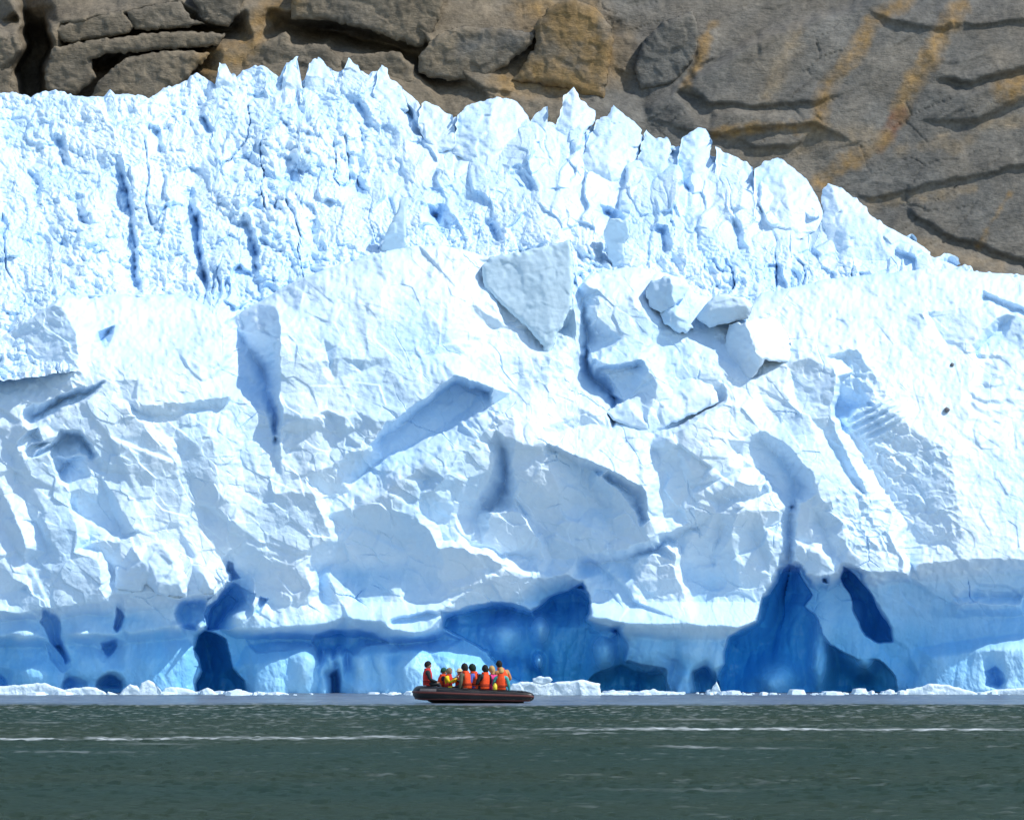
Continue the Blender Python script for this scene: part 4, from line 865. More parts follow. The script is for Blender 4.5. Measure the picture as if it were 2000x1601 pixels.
# ------------------------------------------------------------------ water
def water_material():
    m, nt, b = new_mat('lake_water')
    g = nd(nt, 'ShaderNodeNewGeometry'); pos = g.outputs['Position']
    at = nd(nt, 'ShaderNodeAttribute'); at.attribute_name = 'tint'
    sp = nd(nt, 'ShaderNodeSeparateColor'); nt.links.new(at.outputs['Color'], sp.inputs[0])
    n = noise_node(nt, 0.05, 4, 0.5, pos, (0.5, 1.5, 1))
    c0 = ramp(nt, n.outputs[0], [(0.35, (0.016, 0.036, 0.023)), (0.65, (0.023, 0.037, 0.018))]).outputs[0]
    c1 = mixc(nt, sp.outputs[1], c0, (0.13, 0.165, 0.225))          # calm band: pale reflection of the ice put into the diffuse colour
    c2 = mixc(nt, sp.outputs[0], c1, (0.62, 0.66, 0.66))          # foamy streaks and flecks, plus painted ripple glints
    nt.nodes.remove(b)
    df = nd(nt, 'ShaderNodeBsdfDiffuse'); nt.links.new(c2, df.inputs['Color'])
    gl = nd(nt, 'ShaderNodeBsdfGlossy'); gl.inputs['Color'].default_value = (0.95, 1.0, 0.95, 1); gl.inputs['Roughness'].default_value = 0.16
    mx = nd(nt, 'ShaderNodeMixShader')
    fr = nd(nt, 'ShaderNodeMapRange'); nt.links.new(sp.outputs[1], fr.inputs[0]); fr.inputs[3].default_value = 0.075; fr.inputs[4].default_value = 0.34
    nt.links.new(fr.outputs[0], mx.inputs[0]); nt.links.new(df.outputs[0], mx.inputs[1]); nt.links.new(gl.outputs[0], mx.inputs[2])
    out = [n for n in nt.nodes if n.type == 'OUTPUT_MATERIAL'][0]; nt.links.new(mx.outputs[0], out.inputs['Surface'])
    n1 = noise_node(nt, 4.0, 4, 0.6, pos, (0.7, 1.5, 1)); n2 = noise_node(nt, 13.0, 4, 0.6, pos, (0.7, 1.5, 1))
    b1 = nd(nt, 'ShaderNodeBump'); b1.inputs['Strength'].default_value = 0.9; b1.inputs['Distance'].default_value = 0.08; nt.links.new(n1.outputs[0], b1.inputs['Height'])
    b2 = nd(nt, 'ShaderNodeBump'); b2.inputs['Strength'].default_value = 0.8; b2.inputs['Distance'].default_value = 0.03; nt.links.new(n2.outputs[0], b2.inputs['Height']); nt.links.new(b1.outputs[0], b2.inputs['Normal'])
    nt.links.new(b2.outputs[0], gl.inputs['Normal']); nt.links.new(b2.outputs[0], df.inputs['Normal'])
    return m
WATER = water_material()
def build_water():
    rnd = random.Random(5)
    d = np.concatenate([np.geomspace(4, 44, 40, endpoint=False), np.arange(44, 154, 0.24), np.geomspace(154, 420, 24)])
    us = np.concatenate([-np.geomspace(24000, 200, 26), np.arange(-190, 2190, 5.4), 2000 + np.geomspace(200, 24000, 26)])
    Uc, Dc = np.meshgrid(us, d)
    X = (Uc - 1000) / F * Dc; Y = Dc
    z = np.zeros_like(X)
    for i in range(46):
        lam = 0.22 * (4.0 ** rnd.random()); th = rnd.gauss(math.radians(70), 0.75); k = 2 * math.pi / lam
        z += 0.0085 * lam ** 0.9 * np.sin(k * (X * math.cos(th) + Y * math.sin(th)) + rnd.random() * 6.28)
    gust = np.clip(0.85 + 0.35 * fbm(X / 22.0, Y / 6.0, 801, 4), 0.5, 1.3)
    edge = 124.5 + 2.4 * fbm(X / 9.0, Y * 0, 802, 4)
    calm = np.clip((Y - edge + 2.0 * fbm(X / 1.6, Y / 1.2, 803, 3)) / 4.0, 0, 1) * np.clip(0.9 + 0.35 * fbm(X / 5.0, Y / 2.0, 804, 4), 0, 1)
    z = z * gust * (1 - 0.72 * calm)
    z[:, (us < -190) | (us > 2190)] *= 0.2
    z[(d < 44) | (d > 154)] *= 0
    foam_glint = np.zeros_like(X)
    for (dd, u0, u1, w, st, sl) in ((85.5, -100, 1060, 1.5, 1.0, 0.012), (93.2, 980, 2200, 1.5, 1.0, -0.006), (90.3, 1000, 1250, .6, .5, 0), (78.5, 1250, 1600, .9, .55, 0), (75.0, -100, 330, .9, .35, 0), (80.8, 150, 420, .8, .35, 0), (58, 1150, 1500, .5, .16, 0), (101, 0, 160, 1, .5, 0), (104, 1240, 1800, 1, .3, 0)):
        xm = (0.5 * (u0 + u1) - 1000) / F * dd
        c = dd + sl * (X - xm) * 10 + 2.2 * fbm(X / 6.0, X * 0 + dd, 811, 4)
        q = np.clip(1 - np.abs(Y - c) / (w * (0.6 + 0.8 * np.clip(0.5 + fbm(X / 2.5, X * 0 + dd, 812, 3), 0, 1))), 0, 1)
        f = np.clip((Uc - u0) / 120, 0, 1) * np.clip((u1 - Uc) / 120, 0, 1)
        foam_glint = np.maximum(foam_glint, st * q * f * np.clip(0.45 + 1.1 * fbm(X / 0.7, Y / 0.35, 813, 4) + 0.9 * fbm(X / 4.0, Y / 3.0, 814, 2), 0, 1))
    flecks = np.clip(fbm(X / 0.6, Y / 0.3, 821, 4) * 1.6 - 0.58, 0, 1) * 0.7 * np.clip(0.35 + fbm(X / 9, Y / 5, 822, 2), 0, 1) * (1 - calm) * (0.35 + 0.65 * np.clip((Y - 70) / 40, 0, 1))
    spark = np.clip(fbm(X / 0.35, Y / 0.5, 825, 3) * 2.2 - 0.45, 0, 1) * np.clip((Y - 80) / 40, 0, 1) * (1 - 0.6 * calm) * 0.34  # sparkle of the far ripples painted as pale specks
    flecks = np.maximum(flecks, spark)
    foam_glint = np.maximum(foam_glint, flecks)
    foam_glint[(Y < 44) | (Y > 150)] = 0
    tint = np.stack([foam_glint, calm, foam_glint * 0], -1).reshape(-1, 3)
    me = mesh_from('lake_water', np.stack([X, Y, z], -1).reshape(-1, 3), grid_faces(len(d), len(us)), WATER, col=tint)
    me.flip_normals()
    return link('lake_water', me, kind='structure')
build_water()

# ------------------------------------------------------------------ floating ice
FG = 'ice floes drifting along the cliff foot'
def floe(pts, dist, thick, seed, label, **k):
    """pts: outline in photograph pixels, bottom edge reaching under the water"""
    chunk('ice_floe', pts, dist, thick, FLOE, k.pop('inner', ()), r=k.pop('r', 6), step=1.3, jag=1.2, rough=.07, facet=.12, seed=seed, label=label, cat='ice floe', group=FG)
floe([(-40,1362),(-40,1343),(15,1338),(50,1335),(85,1333),(118,1343),(135,1352),(140,1362)], 147.5, 2.2, 901, 'long low white floe at the far left of the waterline')
floe([(100,1362),(122,1346),(150,1342),(180,1340),(206,1351),(214,1362)], 147.8, 1.8, 906, 'flat white floe with a grey end, next to the leftmost one')
floe([(203,1363),(212,1350),(222,1352),(232,1356),(240,1363)], 147.3, .8, 911, 'tiny white floe before the round dark hole')
floe([(228,1363),(242,1345),(255,1336),(266,1338),(272,1345),(276,1332),(290,1327),(302,1333),(312,1344),(318,1354),(322,1363)], 147.5, 1.6, 916, 'two-humped white floe, tallest along the cliff foot')
floe([(312,1362),(322,1342),(345,1340),(370,1344),(384,1351),(392,1362)], 148.2, 1.4, 921, 'rounded white floe between the two-humped one and the dark cave')
floe([(388,1363),(394,1346),(404,1341),(416,1346),(426,1355),(432,1363)], 147.8, 1.0, 926, 'small white floe in front of the dark cave')
floe([(985,1360),(1000,1334),(1030,1330),(1060,1334),(1100,1330),(1140,1327),(1160,1332),(1172,1335),(1174,1352),(1176,1362)], 146.0, 2.6, 931, 'long flat-topped white floe right behind the boat stern')
floe([(1042,1333),(1040,1324),(1056,1320),(1076,1322),(1081,1327),(1074,1333),(1060,1337)], 144.8, .8, 936, 'small white ice block sitting on the flat-topped floe', r=4)
floe([(1388,1350),(1392,1340),(1399,1330),(1404,1340),(1408,1352)], 149.5, .5, 941, 'thin pointed ice tooth at the mouth of the blue cave', r=3)
floe([(1755,1362),(1770,1346),(1800,1340),(1815,1334),(1850,1336),(1880,1344),(1910,1352),(1915,1362)], 148.2, 1.8, 946, 'low white floe at the foot of the sunlit right-hand ice')
floe([(1905,1362),(1920,1350),(1950,1345),(1985,1343),(2060,1342),(2060,1362)], 148.4, 1.6, 951, 'low grey-white floe at the far right of the waterline')
floe([(1060,1364),(1085,1352),(1120,1349),(1160,1352),(1200,1350),(1230,1356),(1240,1364)], 146.6, 1.2, 956, 'thin slushy floe in front of the flat-topped one')
floe([(1235,1362),(1250,1349),(1275,1345),(1300,1350),(1330,1350),(1345,1362)], 147.6, 1.0, 961, 'low lumpy floe before the darkest cave mouth')

def build_brash():
    """slush of broken ice fragments along the waterline, too many to count"""
    rnd = random.Random(9); vs = []; fs = []; n = 0
    for i in range(1100):
        u = rnd.uniform(-150, 2150)
        if rnd.random() > 0.45 + 0.55 * math.sin(u / 47.0) * math.sin(u / 171.0 + 1): continue
        dd = 148.6 + rnd.gauss(0, 1.0) + 0.6 * math.sin(u / 130.0)
        if dd > 151.5: dd = 151.0
        r = 0.05 + 0.26 * rnd.random() ** 4
        x = (u - 1000) / F * dd
        h = r * rnd.uniform(.5, 1.0); w = r * rnd.uniform(1.0, 2.6); l = r * rnd.uniform(1, 2)
        k = 6; a0 = rnd.random() * 6
        ring = [(x + w * math.cos(a0 + j * 6.283 / k) * rnd.uniform(.8, 1.15), dd + l * math.sin(a0 + j * 6.283 / k) * rnd.uniform(.8, 1.15)) for j in range(k)]
        vs += [(q[0], q[1], -0.06) for q in ring] + [(x + (q[0] - x) * .75, dd + (q[1] - dd) * .75, h * rnd.uniform(.55, 1)) for q in ring] + [(x, dd, h * 1.05)]
        for j in range(k):
            jj = (j + 1) % k
            fs += [(n + j, n + jj, n + k + jj), (n + j, n + k + jj, n + k + j), (n + k + j, n + k + jj, n + 2 * k)]
        n += 2 * k + 1
    me = mesh_from('brash_ice', vs, fs, FLOE, smooth=False)
    link('brash_ice', me, None, 'slush of small broken ice along the cliff waterline', 'brash ice', kind='stuff')
build_brash()

# ------------------------------------------------------------------ inflatable boat
def sweep(path, radii, n=14, caps=True, sx=1.0, sz=1.0):
    P = [Vector(p) for p in path]; vs = []; fs = []
    for i, p in enumerate(P):
        t = (P[min(i + 1, len(P) - 1)] - P[max(i - 1, 0)]).normalized()
        up = Vector((0, 0, 1)) if abs(t.z) < .95 else Vector((0, 1, 0))
        a = t.cross(up).normalized(); b = a.cross(t).normalized()
        for j in range(n):
            th = 2 * math.pi * j / n
            vs.append(p + (a * math.cos(th) * sx + b * math.sin(th) * sz) * float(radii[i]))
    for i in range(len(P) - 1):
        for j in range(n):
            k = (j + 1) % n
            fs.append((i * n + j, i * n + k, (i + 1) * n + k, (i + 1) * n + j))
    if caps:
        for i, rev in ((0, True), (len(P) - 1, False)):
            c = len(vs); vs.append(P[i].copy())
            for j in range(n):
                k = (j + 1) % n
                q = (i * n + j, i * n + k, c, c)
                fs.append(q[::-1] if rev else q)
    return vs, fs

def pymesh(name, vs, fs, mat, smooth=True):
    me = bpy.data.meshes.new(name)
    me.from_pydata([tuple(v) for v in vs], [], [tuple(dict.fromkeys(f)) for f in fs]); me.update()
    for p in me.polygons: p.use_smooth = smooth
    me.materials.append(mat)
    return me

def smooth_path(P, per=6):
    out = []
    for i in range(len(P) - 1):
        p0, p1, p2, p3 = (np.array(P[max(0, min(len(P) - 1, i + k))], float) for k in (-1, 0, 1, 2))
        for j in range(per):
            t = j / per
            out.append(0.5 * ((2 * p1) + (-p0 + p2) * t + (2 * p0 - 5 * p1 + 4 * p2 - p3) * t * t + (-p0 + 3 * p1 - 3 * p2 + p3) * t ** 3))
    out.append(np.array(P[-1], float))
    return out

RUBBER = plain('black_rubber', (0.008, 0.009, 0.011), 0.38, 0.3, 4.0, 0.2)
STRAKE = plain('red_brown_strake', (0.095, 0.026, 0.022), 0.5, 0.3)
HULLM = plain('dark_hull', (0.012, 0.012, 0.014), 0.5)
SHEEN = plain('grey_sheen', (0.13, 0.115, 0.11), 0.4, 0.4)
ROPE = plain('rope', (0.07, 0.065, 0.06), 0.9)
BX, BY = (925 - 1000) / F * 130.0, 130.0
boat = bpy.data.objects.new('inflatable_boat', None); COL.objects.link(boat)
boat.location = (BX, BY, 0.0); boat.rotation_euler = (0, 0, math.radians(4))
boat['label'] = 'black rubber inflatable boat with red-brown rubbing strake carrying passengers'; boat['category'] = 'boat'
side = [(2.56,-.74,.25,.10),(2.42,-.75,.27,.19),(2.1,-.76,.29,.225),(1.2,-.78,.32,.24),(0.2,-.79,.35,.25),(-.8,-.78,.39,.265),(-1.6,-.70,.42,.30),(-2.1,-.48,.43,.31),(-2.30,-.2,.44,.31),(-2.34,0,.44,.31)]
full = side + [(x, -y, z, r) for x, y, z, r in side[-2::-1]]
fp = smooth_path(full, 5)
v, f = sweep([p[:3] for p in fp], [p[3] for p in fp], 20)
link('tube', pymesh('tube', v, f, RUBBER), boat)
def offs(P, out, dz, lo, hi):
    r = []
    for i, p in enumerate(P):
        if not lo <= i / (len(P) - 1) <= hi: continue
        t = Vector(P[min(i + 1, len(P) - 1)][:3]) - Vector(P[max(i - 1, 0)][:3]); nrm = Vector((t.y, -t.x, 0)).normalized()
        if nrm.dot(Vector((p[0] * .4, p[1], 0))) < 0: nrm = -nrm
        r.append(Vector(p[:3]) + nrm * float(p[3] * out) + Vector((0, 0, p[3] * dz)))
    return r
st = offs(fp, 1.0, 0.12, .02, .98)
v, f = sweep(st, [.035] * len(st), 8, sz=1.3)
link('rub_strake', pymesh('rub_strake', v, f, STRAKE), boat)
st = offs(fp, .62, -.80, .06, .94)
v, f = sweep(st, [.03] * len(st), 6)
link('lower_strake', pymesh('lower_strake', v, f, STRAKE), boat)
rp = offs(fp, .74, .74, .08, .44)
rp = [p + Vector((0, 0, -.035 * abs(math.sin(i * .7)))) for i, p in enumerate(rp)]
v, f = sweep(rp, [.014] * len(rp), 6)
link('grab_line', pymesh('grab_line', v, f, ROPE), boat)
# hull bottom, floor, transom, painted bow sheen, handles
hv = []; hf = []
HX = [2.15, 1.2, 0.2, -.8, -1.5, -1.95, -2.2]; HW = [.62, .64, .64, .62, .52, .32, .08]; HK = [-.22, -.24, -.24, -.20, -.1, .06, .26]; HR = [.14, .14, .16, .2, .24, .3, .36]
for x, w, k, r in zip(HX, HW, HK, HR): hv += [(x, -w, r), (x, -w * .55, (k + r) / 2 - .05), (x, 0, k), (x, w * .55, (k + r) / 2 - .05), (x, w, r)]
for i in range(len(HX) - 1):
    for j in range(4): hf.append((i * 5 + j, i * 5 + j + 1, i * 5 + 6 + j, i * 5 + 5 + j))
link('hull', pymesh('hull', hv, hf, HULLM), boat)
def box(x0, x1, y0, y1, z0, z1):
    vs = [(x, y, z) for x in (x0, x1) for y in (y0, y1) for z in (z0, z1)]
    return vs, [(0, 1, 3, 2), (4, 6, 7, 5), (0, 4, 5, 1), (2, 3, 7, 6), (0, 2, 6, 4), (1, 5, 7, 3)]
v, f = box(-1.7, 2.1, -.56, .56, .16, .2); link('floor_board', pymesh('floor_board', v, f, HULLM, False), boat)
v, f = box(2.05, 2.12, -.55, .55, .1, .5); link('transom', pymesh('transom', v, f, HULLM, False), boat)
def tube_patch(name, t0, t1, a0, a1, mat):
    """a thin strip following the tube surface"""
    n = len(fp); i0, i1 = int(t0 * (n - 1)), int(t1 * (n - 1)); vs = []; fs = []; m = 6
    for i in range(i0, i1 + 1):
        p = fp[i]; t = Vector(fp[min(i + 1, n - 1)][:3]) - Vector(fp[max(i - 1, 0)][:3]); nr = Vector((t.y, -t.x, 0)).normalized()
        if nr.dot(Vector((p[0] * .4, p[1], 0))) < 0: nr = -nr
        for j in range(m):
            a = math.radians(a0 + (a1 - a0) * j / (m - 1)); vs.append(Vector(p[:3]) + (nr * math.cos(a) + Vector((0, 0, math.sin(a)))) * float(p[3] + .006))
    for i in range(i1 - i0):
        for j in range(m - 1): fs.append((i * m + j, (i + 1) * m + j, (i + 1) * m + j + 1, i * m + j + 1))
    link(name, pymesh(name, vs, fs, mat), boat)
tube_patch('bow_sheen', .335, .405, 18, 42, SHEEN)  # highlight on the bow tube painted as a pale strip
tube_patch('seam_band', .10, .115, -40, 85, HULLM); tube_patch('seam_band', .23, .245, -40, 85, HULLM)
for t in (.13, .26):
    i = int(t * (len(fp) - 1)); p = fp[i]; c = Vector((p[0], p[1] - p[3] * .60, p[2] + p[3] * .84))
    v, f = sweep([c + Vector((-.12, 0, 0)), c + Vector((-.09, -.02, .05)), c + Vector((.09, -.02, .05)), c + Vector((.12, 0, 0))], [.016] * 4, 6)
    link('handle', pymesh('handle', v, f, ROPE), boat)

# ------------------------------------------------------------------ passengers
MC = {}
def cm(key, c, rough=.75, spec=.2):
    if key not in MC: MC[key] = plain(key, c, rough, spec, 14.0, .14, .25)
    return MC[key]
SKIN = cm('skin', (0.42, 0.24, 0.17), .55, .35)
TROU = cm('dark_trousers', (0.03, 0.035, 0.045))
ORANGE = cm('orange_vest_fabric', (0.74, 0.075, 0.018)); RED = cm('red_vest_fabric', (0.58, 0.04, 0.035)); STRAP = cm('dark_webbing', (0.12, 0.015, 0.012)); EYE = cm('eye', (.02, .02, .02), .2, .5)
def person(u, topv, dy, face, jacket, vest, head, headkind, label, lean=(0, 0), sc=1.28, bend=0.0, arms='lap', seat=None):
    """seated figure; face = heading in degrees the chest points to (0 = +X, 90 = away from camera)"""
    D = 130.0 + dy
    zt = CH + (HZ - topv) / F * D
    seat_z = zt - 0.85 * sc
    x = (u - 1000) / F * D
    root = bpy.data.objects.new('person', None); COL.objects.link(root)
    root.location = (x - lean[0], D - lean[1], seat_z); root.rotation_euler = (0, 0, math.radians(face - 90)); root.scale = (sc,) * 3
    root['label'] = label; root['category'] = 'person'; root['group'] = 'passengers in the inflatable boat'
    ca, sa = math.cos(-math.radians(face - 90)), math.sin(-math.radians(face - 90))
    lx, ly = (lean[0] * ca - lean[1] * sa) / sc, (lean[0] * sa + lean[1] * ca) / sc
    V = {}; E = []
    def J(n, p, r, par=None):
        V[n] = (Vector(p), r)
        if par: E.append((par, n))
    L = lambda z: Vector((lx, ly + bend, 0)) * (z / .7) ** 1.3
    def T(x, y, z): return Vector((x, y, z)) + L(max(z, 0))
    J('pel', (0, 0, .08), (.145, .12)); J('bel', T(0, .01, .24), (.135, .105), 'pel'); J('che', T(0, 0, .40), (.15, .115), 'bel'); J('nb', T(0, -.01, .52), (.075, .07), 'che'); J('nk', T(0, .0, .60), (.055, .055), 'nb')
    hands = []
    for s, sn in ((-1, 'l'), (1, 'r')):
        J('sh' + sn, T(s * .205, -.005, .475), (.085, .085), 'che')
        if arms == 'lap': el, wr = (s * .27, .05, .22), (s * .14, .28, .15)
        elif arms == 'hold': el, wr = (s * .24, .14, .28), (s * .07, .32, .42)
        else: el, wr = (s * .27, -.02, .22), (s * .29, .06, .0)
        J('el' + sn, T(*el), (.066, .066), 'sh' + sn); J('wr' + sn, T(*wr), (.038, .036), 'el' + sn)
        d = (V['wr' + sn][0] - V['el' + sn][0]).normalized(); pm = V['wr' + sn][0] + d * .07
        J('pa' + sn, pm, (.036, .024), 'wr' + sn)
        side_v = d.cross(Vector((0, 0, 1))).normalized() if abs(d.z) < .9 else Vector((1, 0, 0))
        hands.append((V['wr' + sn][0] + d * .03, d, side_v, s))
        J('hp' + sn, (s * .10, .02, .07), (.105, .105), 'pel'); J('kn' + sn, (s * .12, .40, .06), (.07, .07), 'hp' + sn); J('an' + sn, (s * .11, .44, -.32), (.045, .045), 'kn' + sn); J('to' + sn, (s * .12, .58, -.36), (.04, .03), 'an' + sn)
    names = list(V)
    me = bpy.data.meshes.new('body_cage'); me.from_pydata([tuple(V[n][0]) for n in names], [(names.index(a), names.index(b)) for a, b in E], [])
    tmp = bpy.data.objects.new('body_cage', me); COL.objects.link(tmp)
    sk = tmp.modifiers.new('Skin', 'SKIN'); sk.use_smooth_shade = True
    if not me.skin_vertices: bpy.context.view_layer.objects.active = tmp
    for n, sv in zip(names, me.skin_vertices[0].data): sv.radius = V[n][1]; sv.use_root = (n == 'pel')
    ss = tmp.modifiers.new('Sub', 'SUBSURF'); ss.levels = 1; ss.render_levels = 1
    dg = bpy.context.evaluated_depsgraph_get(); dg.update()
    bm = bmesh.new(); bm.from_mesh(bpy.data.meshes.new_from_object(tmp.evaluated_get(dg)))
    bpy.data.objects.remove(tmp); 
    for fc in bm.faces:
        c = fc.calc_center_median(); fc.smooth = True
        near = min(names, key=lambda n: (V[n][0] - c).length)
        fc.material_index = 2 if near[:2] in ('kn', 'an', 'to') else 1 if near[:2] in ('pa', 'nk') else 0
    # head: egg with brow, nose and chin
    hc = T(0, .02, .70); nu, nv = 16, 12; ring = []
    for j in range(nv + 1):
        ph = math.pi * j / nv; row = []
        for i in range(nu):
            th = 2 * math.pi * i / nu
            q = Vector((.084 * math.sin(ph) * math.cos(th), .102 * math.sin(ph) * math.sin(th), .128 * math.cos(ph)))
            fr = max(0, math.sin(th)) ** 6
            if q.z < -.02: q.x *= 1 + 2.0 * (q.z + .02); q.y *= 1 + .6 * (q.z + .02)
            q.y += fr * (.030 * math.exp(-((q.z + .018) / .022) ** 2) + .008 * math.exp(-((q.z - .03) / .015) ** 2) + .010 * math.exp(-((q.z + .095) / .02) ** 2) + .008 * math.exp(-((q.z + .062) / .012) ** 2))
            row.append(bm.verts.new(hc + q))
        ring.append(row)
    for j in range(nv):
        for i in range(nu):
            a = (ring[j][i], ring[j + 1][i], ring[j + 1][(i + 1) % nu], ring[j][(i + 1) % nu])
            fc = bm.faces.new(a); fc.material_index = 1; fc.smooth = True
    # fingers and thumbs, each its own bent chain rooted in the palm
    for wr, d, sd, s in hands:
        up = sd.cross(d).normalized()
        specs = [(k * .017 - .026, (.070, .080, .075, .060)[k], 0) for k in range(4)] + [(-.03 * s, .055, 1)]
        for off, ln, th in specs:
            o = wr + d * (.055 if not th else .02) + sd * (off if not th else -.03 * s)
            d2 = (d - up * .35).normalized() if not th else (d - sd * .8 * s).normalized()
            p1 = o + (d if not th else d2) * ln * .5; p2 = p1 + d2 * ln * .5
            vv, ff = sweep([o, p1, p2], [.010, .0095, .007], 5)
            bv = [bm.verts.new(q) for q in vv]
            for q in ff:
                try:
                    fc = bm.faces.new([bv[i] for i in dict.fromkeys(q)]); fc.material_index = 1; fc.smooth = True
                except ValueError: pass
    bm.normal_update()
    me = bpy.data.meshes.new('body'); bm.to_mesh(me); bm.free()
    for mt in (jacket, SKIN, TROU): me.materials.append(mt)
    link('body', me, root)
    for s in (-1, 1):
        v, f = sweep([hc + Vector((s * .03, .088, .012)), hc + Vector((s * .03, .098, .012))], [.011, .006], 6); link('eye', pymesh('eye', v, f, EYE), root)
        v, f = sweep([hc + Vector((s * .078, -.005, .03)), hc + Vector((s * .09, -.01, .005)), hc + Vector((s * .078, -.002, -.03))], [.012, .016, .009], 6); link('ear', pymesh('ear', v, f, SKIN), root)
    # hair or hat
    hv = []; hf = []; nu, nv = 18, 8
    lowf, lowb = {'beanie': (.045, -.045), 'hair': (.055, -.075), 'long': (.06, -.16), 'hood': (.03, -.12), 'brim': (.05, .0)}[headkind]
    grow = {'beanie': 1.27, 'hair': 1.24, 'long': 1.26, 'hood': 1.36, 'brim': 1.22}[headkind]
    for j in range(nv + 1):
        for i in range(nu):
            th = 2 * math.pi * i / nu; k = .5 + .5 * math.sin(th)
            zl = lowb + (lowf - lowb) * k ** 1.4
            zz = .125 * grow * (1 - j / nv) + zl * (j / nv)
            rr = math.sqrt(max(0, 1 - min(1, max(-.55, zz / (.125 * grow))) ** 2))
            wob = 1 + (.05 * math.sin(th * 5 + j) if headkind in ('hair', 'long') else .012 * math.sin(th * 9))
            hv.append(hc + Vector((.082 * grow * rr * math.cos(th) * wob, (.102 * grow * rr * math.sin(th)) * wob - .006, zz)))
    for j in range(nv):
        for i in range(nu): hf.append((j * nu + i, (j + 1) * nu + i, (j + 1) * nu + (i + 1) % nu, j * nu + (i + 1) % nu))
    if headkind == 'brim':
        b0 = len(hv)
        for i in range(nu):
            th = 2 * math.pi * i / nu; hv.append(hc + Vector((.15 * math.cos(th), .165 * math.sin(th), .03)))
        for i in range(nu): hf.append((nv * nu + i, b0 + i, b0 + (i + 1) % nu, nv * nu + (i + 1) % nu))
    nm = 'hair' if headkind in ('hair', 'long') else 'hood' if headkind == 'hood' else 'hat'
    ho = link(nm, pymesh(nm, hv, hf, head), root)
    so_ = ho.modifiers.new('thick', 'SOLIDIFY'); so_.thickness = .012
    # life vest
    if vest:
        rings = [(.015, .160, .145), (.03, .172, .158), (.18, .170, .155), (.33, .172, .160), (.43, .160, .150), (.49, .145, .130), (.54, .115, .110), (.585, .118, .114), (.60, .095, .095)]
        n = 22; vv = []; ff = []
        for z, rx, ry in rings:
            for i in range(n):
                th = 2 * math.pi * i / n; pw = .8
                cx, cy = math.cos(th), math.sin(th)
                vv.append(T(rx * math.copysign(abs(cx) ** pw, cx) * (.86 if .2 < z < .5 and abs(cx) > .85 else 1), ry * math.copysign(abs(cy) ** pw, cy), z))
        for j in range(len(rings) - 1):
            for i in range(n): ff.append((j * n + i, j * n + (i + 1) % n, (j + 1) * n + (i + 1) % n, (j + 1) * n + i))
        vo = link('life_vest', pymesh('life_vest', vv, ff, vest), root)
        for z in (.115, .165):
            vv = []; ff = []
            for dz, g in ((-.012, 1.0), (-.012, 1.045), (.012, 1.045), (.012, 1.0)):
                for i in range(n):
                    th = 2 * math.pi * i / n; cx, cy = math.cos(th), math.sin(th)
                    vv.append(T(.172 * g * math.copysign(abs(cx) ** .8, cx), .157 * g * math.copysign(abs(cy) ** .8, cy), z + dz))
            for j in range(3):
                for i in range(n): ff.append((j * n + i, j * n + (i + 1) % n, (j + 1) * n + (i + 1) % n, (j + 1) * n + i))
            link('strap', pymesh('strap', vv, ff, STRAP), vo)
    return root, T

BLACKJ = cm('black_jacket', (.022, .026, .028)); NAVY = cm('navy_jacket', (.025, .03, .06)); YELLOW = cm('yellow_jacket', (.80, .56, .02)); OLIVE = cm('olive_jacket', (.10, .095, .06)); BLUE = cm('blue_jacket', (.09, .12, .42))
PINK = cm('pink_jacket', (.75, .06, .25)); TEAL = cm('teal_jacket', (.06, .33, .30)); TANJ = cm('tan_jacket', (.50, .24, .09))
KBLACK = cm('black_hair', (.014, .014, .013)); GREENH = cm('green_wool', (.012, .075, .05)); DGREEN = cm('dark_green_wool', (.012, .028, .018)); GREYH = cm('grey_blond_hair', (.26, .20, .12)); BEIGEH = cm('beige_hat', (.58, .48, .26)); BLOND = cm('blond_hair', (.55, .34, .13)); DBROWN = cm('dark_brown_hair', (.022, .019, .014))
person(835, 1290, -.1, 8, BLACKJ, RED, KBLACK, 'hair', 'person with black hair in black jacket and red life vest, alone at the raised bow', arms='lap', sc=1.28)
person(861, 1303, .35, 20, NAVY, ORANGE, GREENH, 'beanie', 'person in green beanie, navy jacket and orange life vest', sc=1.15, bend=.10)
person(877, 1303, .05, -20, YELLOW, RED, GREYH, 'long', 'person with grey-blond hair, bright yellow jacket and red life vest', sc=1.15, lean=(.05, 0), arms='hold')
p4, T4 = person(898, 1304, .6, -130, BLACKJ, RED, BEIGEH, 'brim', 'person in beige brimmed hat and black jacket holding a camera to the chest', arms='hold', sc=1.15)
person(908, 1295, -.55, 132, OLIVE, ORANGE, DBROWN, 'hood', 'person in olive jacket and orange life vest, seen from behind, arm on the tube', arms='side', lean=(-.10, .05))
person(927, 1296, -.35, 148, BLUE, ORANGE, DGREEN, 'hood', 'person in violet-blue jacket and dark green hood bending towards the bow', lean=(-.13, .05), bend=.08)
person(948, 1298, -.55, 125, BLACKJ, ORANGE, KBLACK, 'hood', 'person with black hood and black sleeves in orange life vest, seen from behind', lean=(.05, .05), sc=1.24)
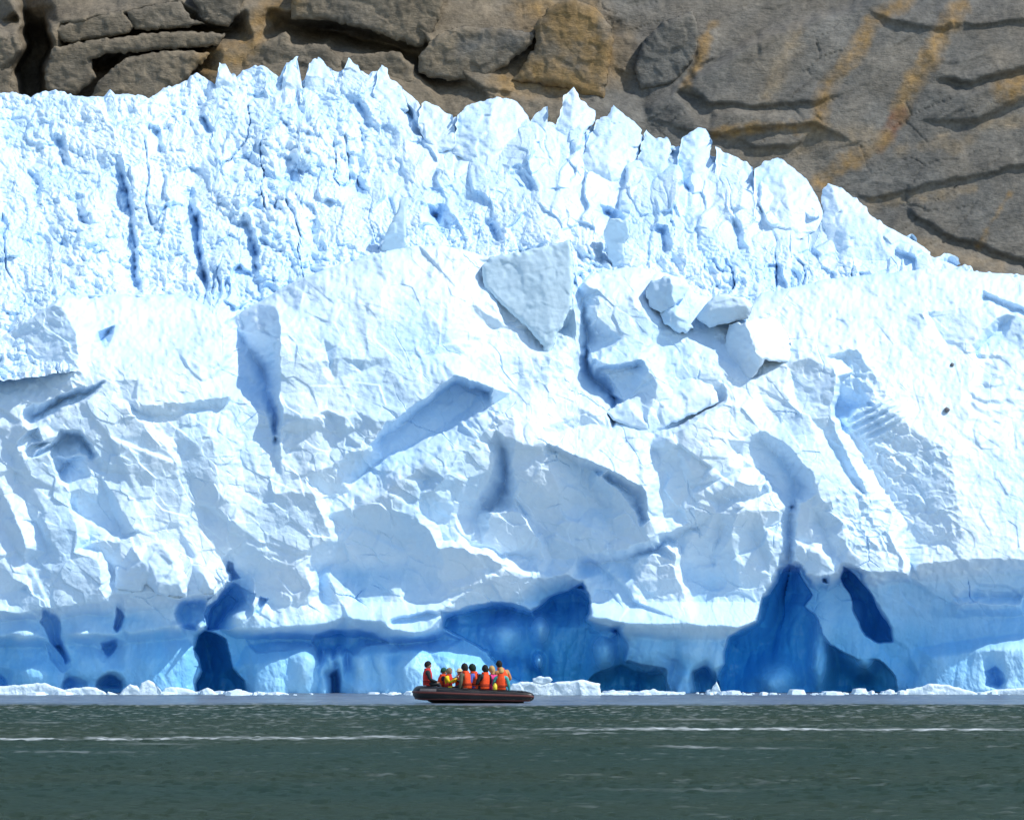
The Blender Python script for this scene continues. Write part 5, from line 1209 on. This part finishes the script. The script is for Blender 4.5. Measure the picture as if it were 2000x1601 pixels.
person(961, 1299, -.15, 125, PINK, None, BLOND, 'long', 'person with blond hair in bright pink jacket without a visible vest')
person(979, 1302, -.55, 85, TEAL, ORANGE, BLOND, 'hair', 'person in teal jacket and orange life vest with blond hair, seen from behind', arms='side', sc=1.18)
person(975, 1289, .45, 115, TANJ, ORANGE, KBLACK, 'hair', 'tall person with black hair and tan jacket sitting highest near the stern', lean=(-.26, 0), sc=1.32)

def small(name, vs, fs, mat, label, cat, loc, smooth=True):
    o = link(name, pymesh(name, vs, fs, mat, smooth), None, label, cat); o.location = loc
    return o
# camera held by the passenger in the brimmed hat
WHITEP = cm('white_plastic', (.75, .74, .72), .4, .4); BLACKP = cm('black_plastic', (.02, .02, .02), .4, .4)
D4 = 130.25; cx4 = ((893 - 1000) / F * D4, D4 - .1, CH + (HZ - 1321) / F * D4)
v, f = box(-.07, .07, -.04, .04, -.05, .05); co = small('camera_body', v, f, WHITEP, 'small white camera held by the person in the beige hat', 'camera', cx4, False)
v, f = sweep([(0, -.04, 0), (0, -.10, 0)], [.038, .042], 12); link('lens', pymesh('lens', v, f, BLACKP), co)
# yellow dry bags
D9 = 129.35
prof = [(0, .085), (.02, .10), (.12, .105), (.2, .095), (.25, .05), (.28, .055)]
v = []; f = []
for z, r in prof:
    for i in range(14): a = 2 * math.pi * i / 14; v.append((r * math.cos(a) * (1 + .05 * math.sin(3 * a)), r * math.sin(a), z))
for j in range(len(prof) - 1):
    for i in range(14): f.append((j * 14 + i, j * 14 + (i + 1) % 14, (j + 1) * 14 + (i + 1) % 14, (j + 1) * 14 + i))
f.append(tuple(range(13, -1, -1))); f.append(tuple(range(5 * 14, 6 * 14)))
bag = small('dry_bag', v, f, cm('yellow_bag', (.80, .62, .05), .5, .4), 'small yellow dry bag beside the person in teal on the near tube', 'bag', ((967 - 1000) / F * D9, D9, .58))
v, f = sweep([(-.06, 0, .27), (-.04, 0, .33), (.04, 0, .33), (.06, 0, .27)], [.012] * 4, 6); link('carry_loop', pymesh('carry_loop', v, f, STRAP), bag)
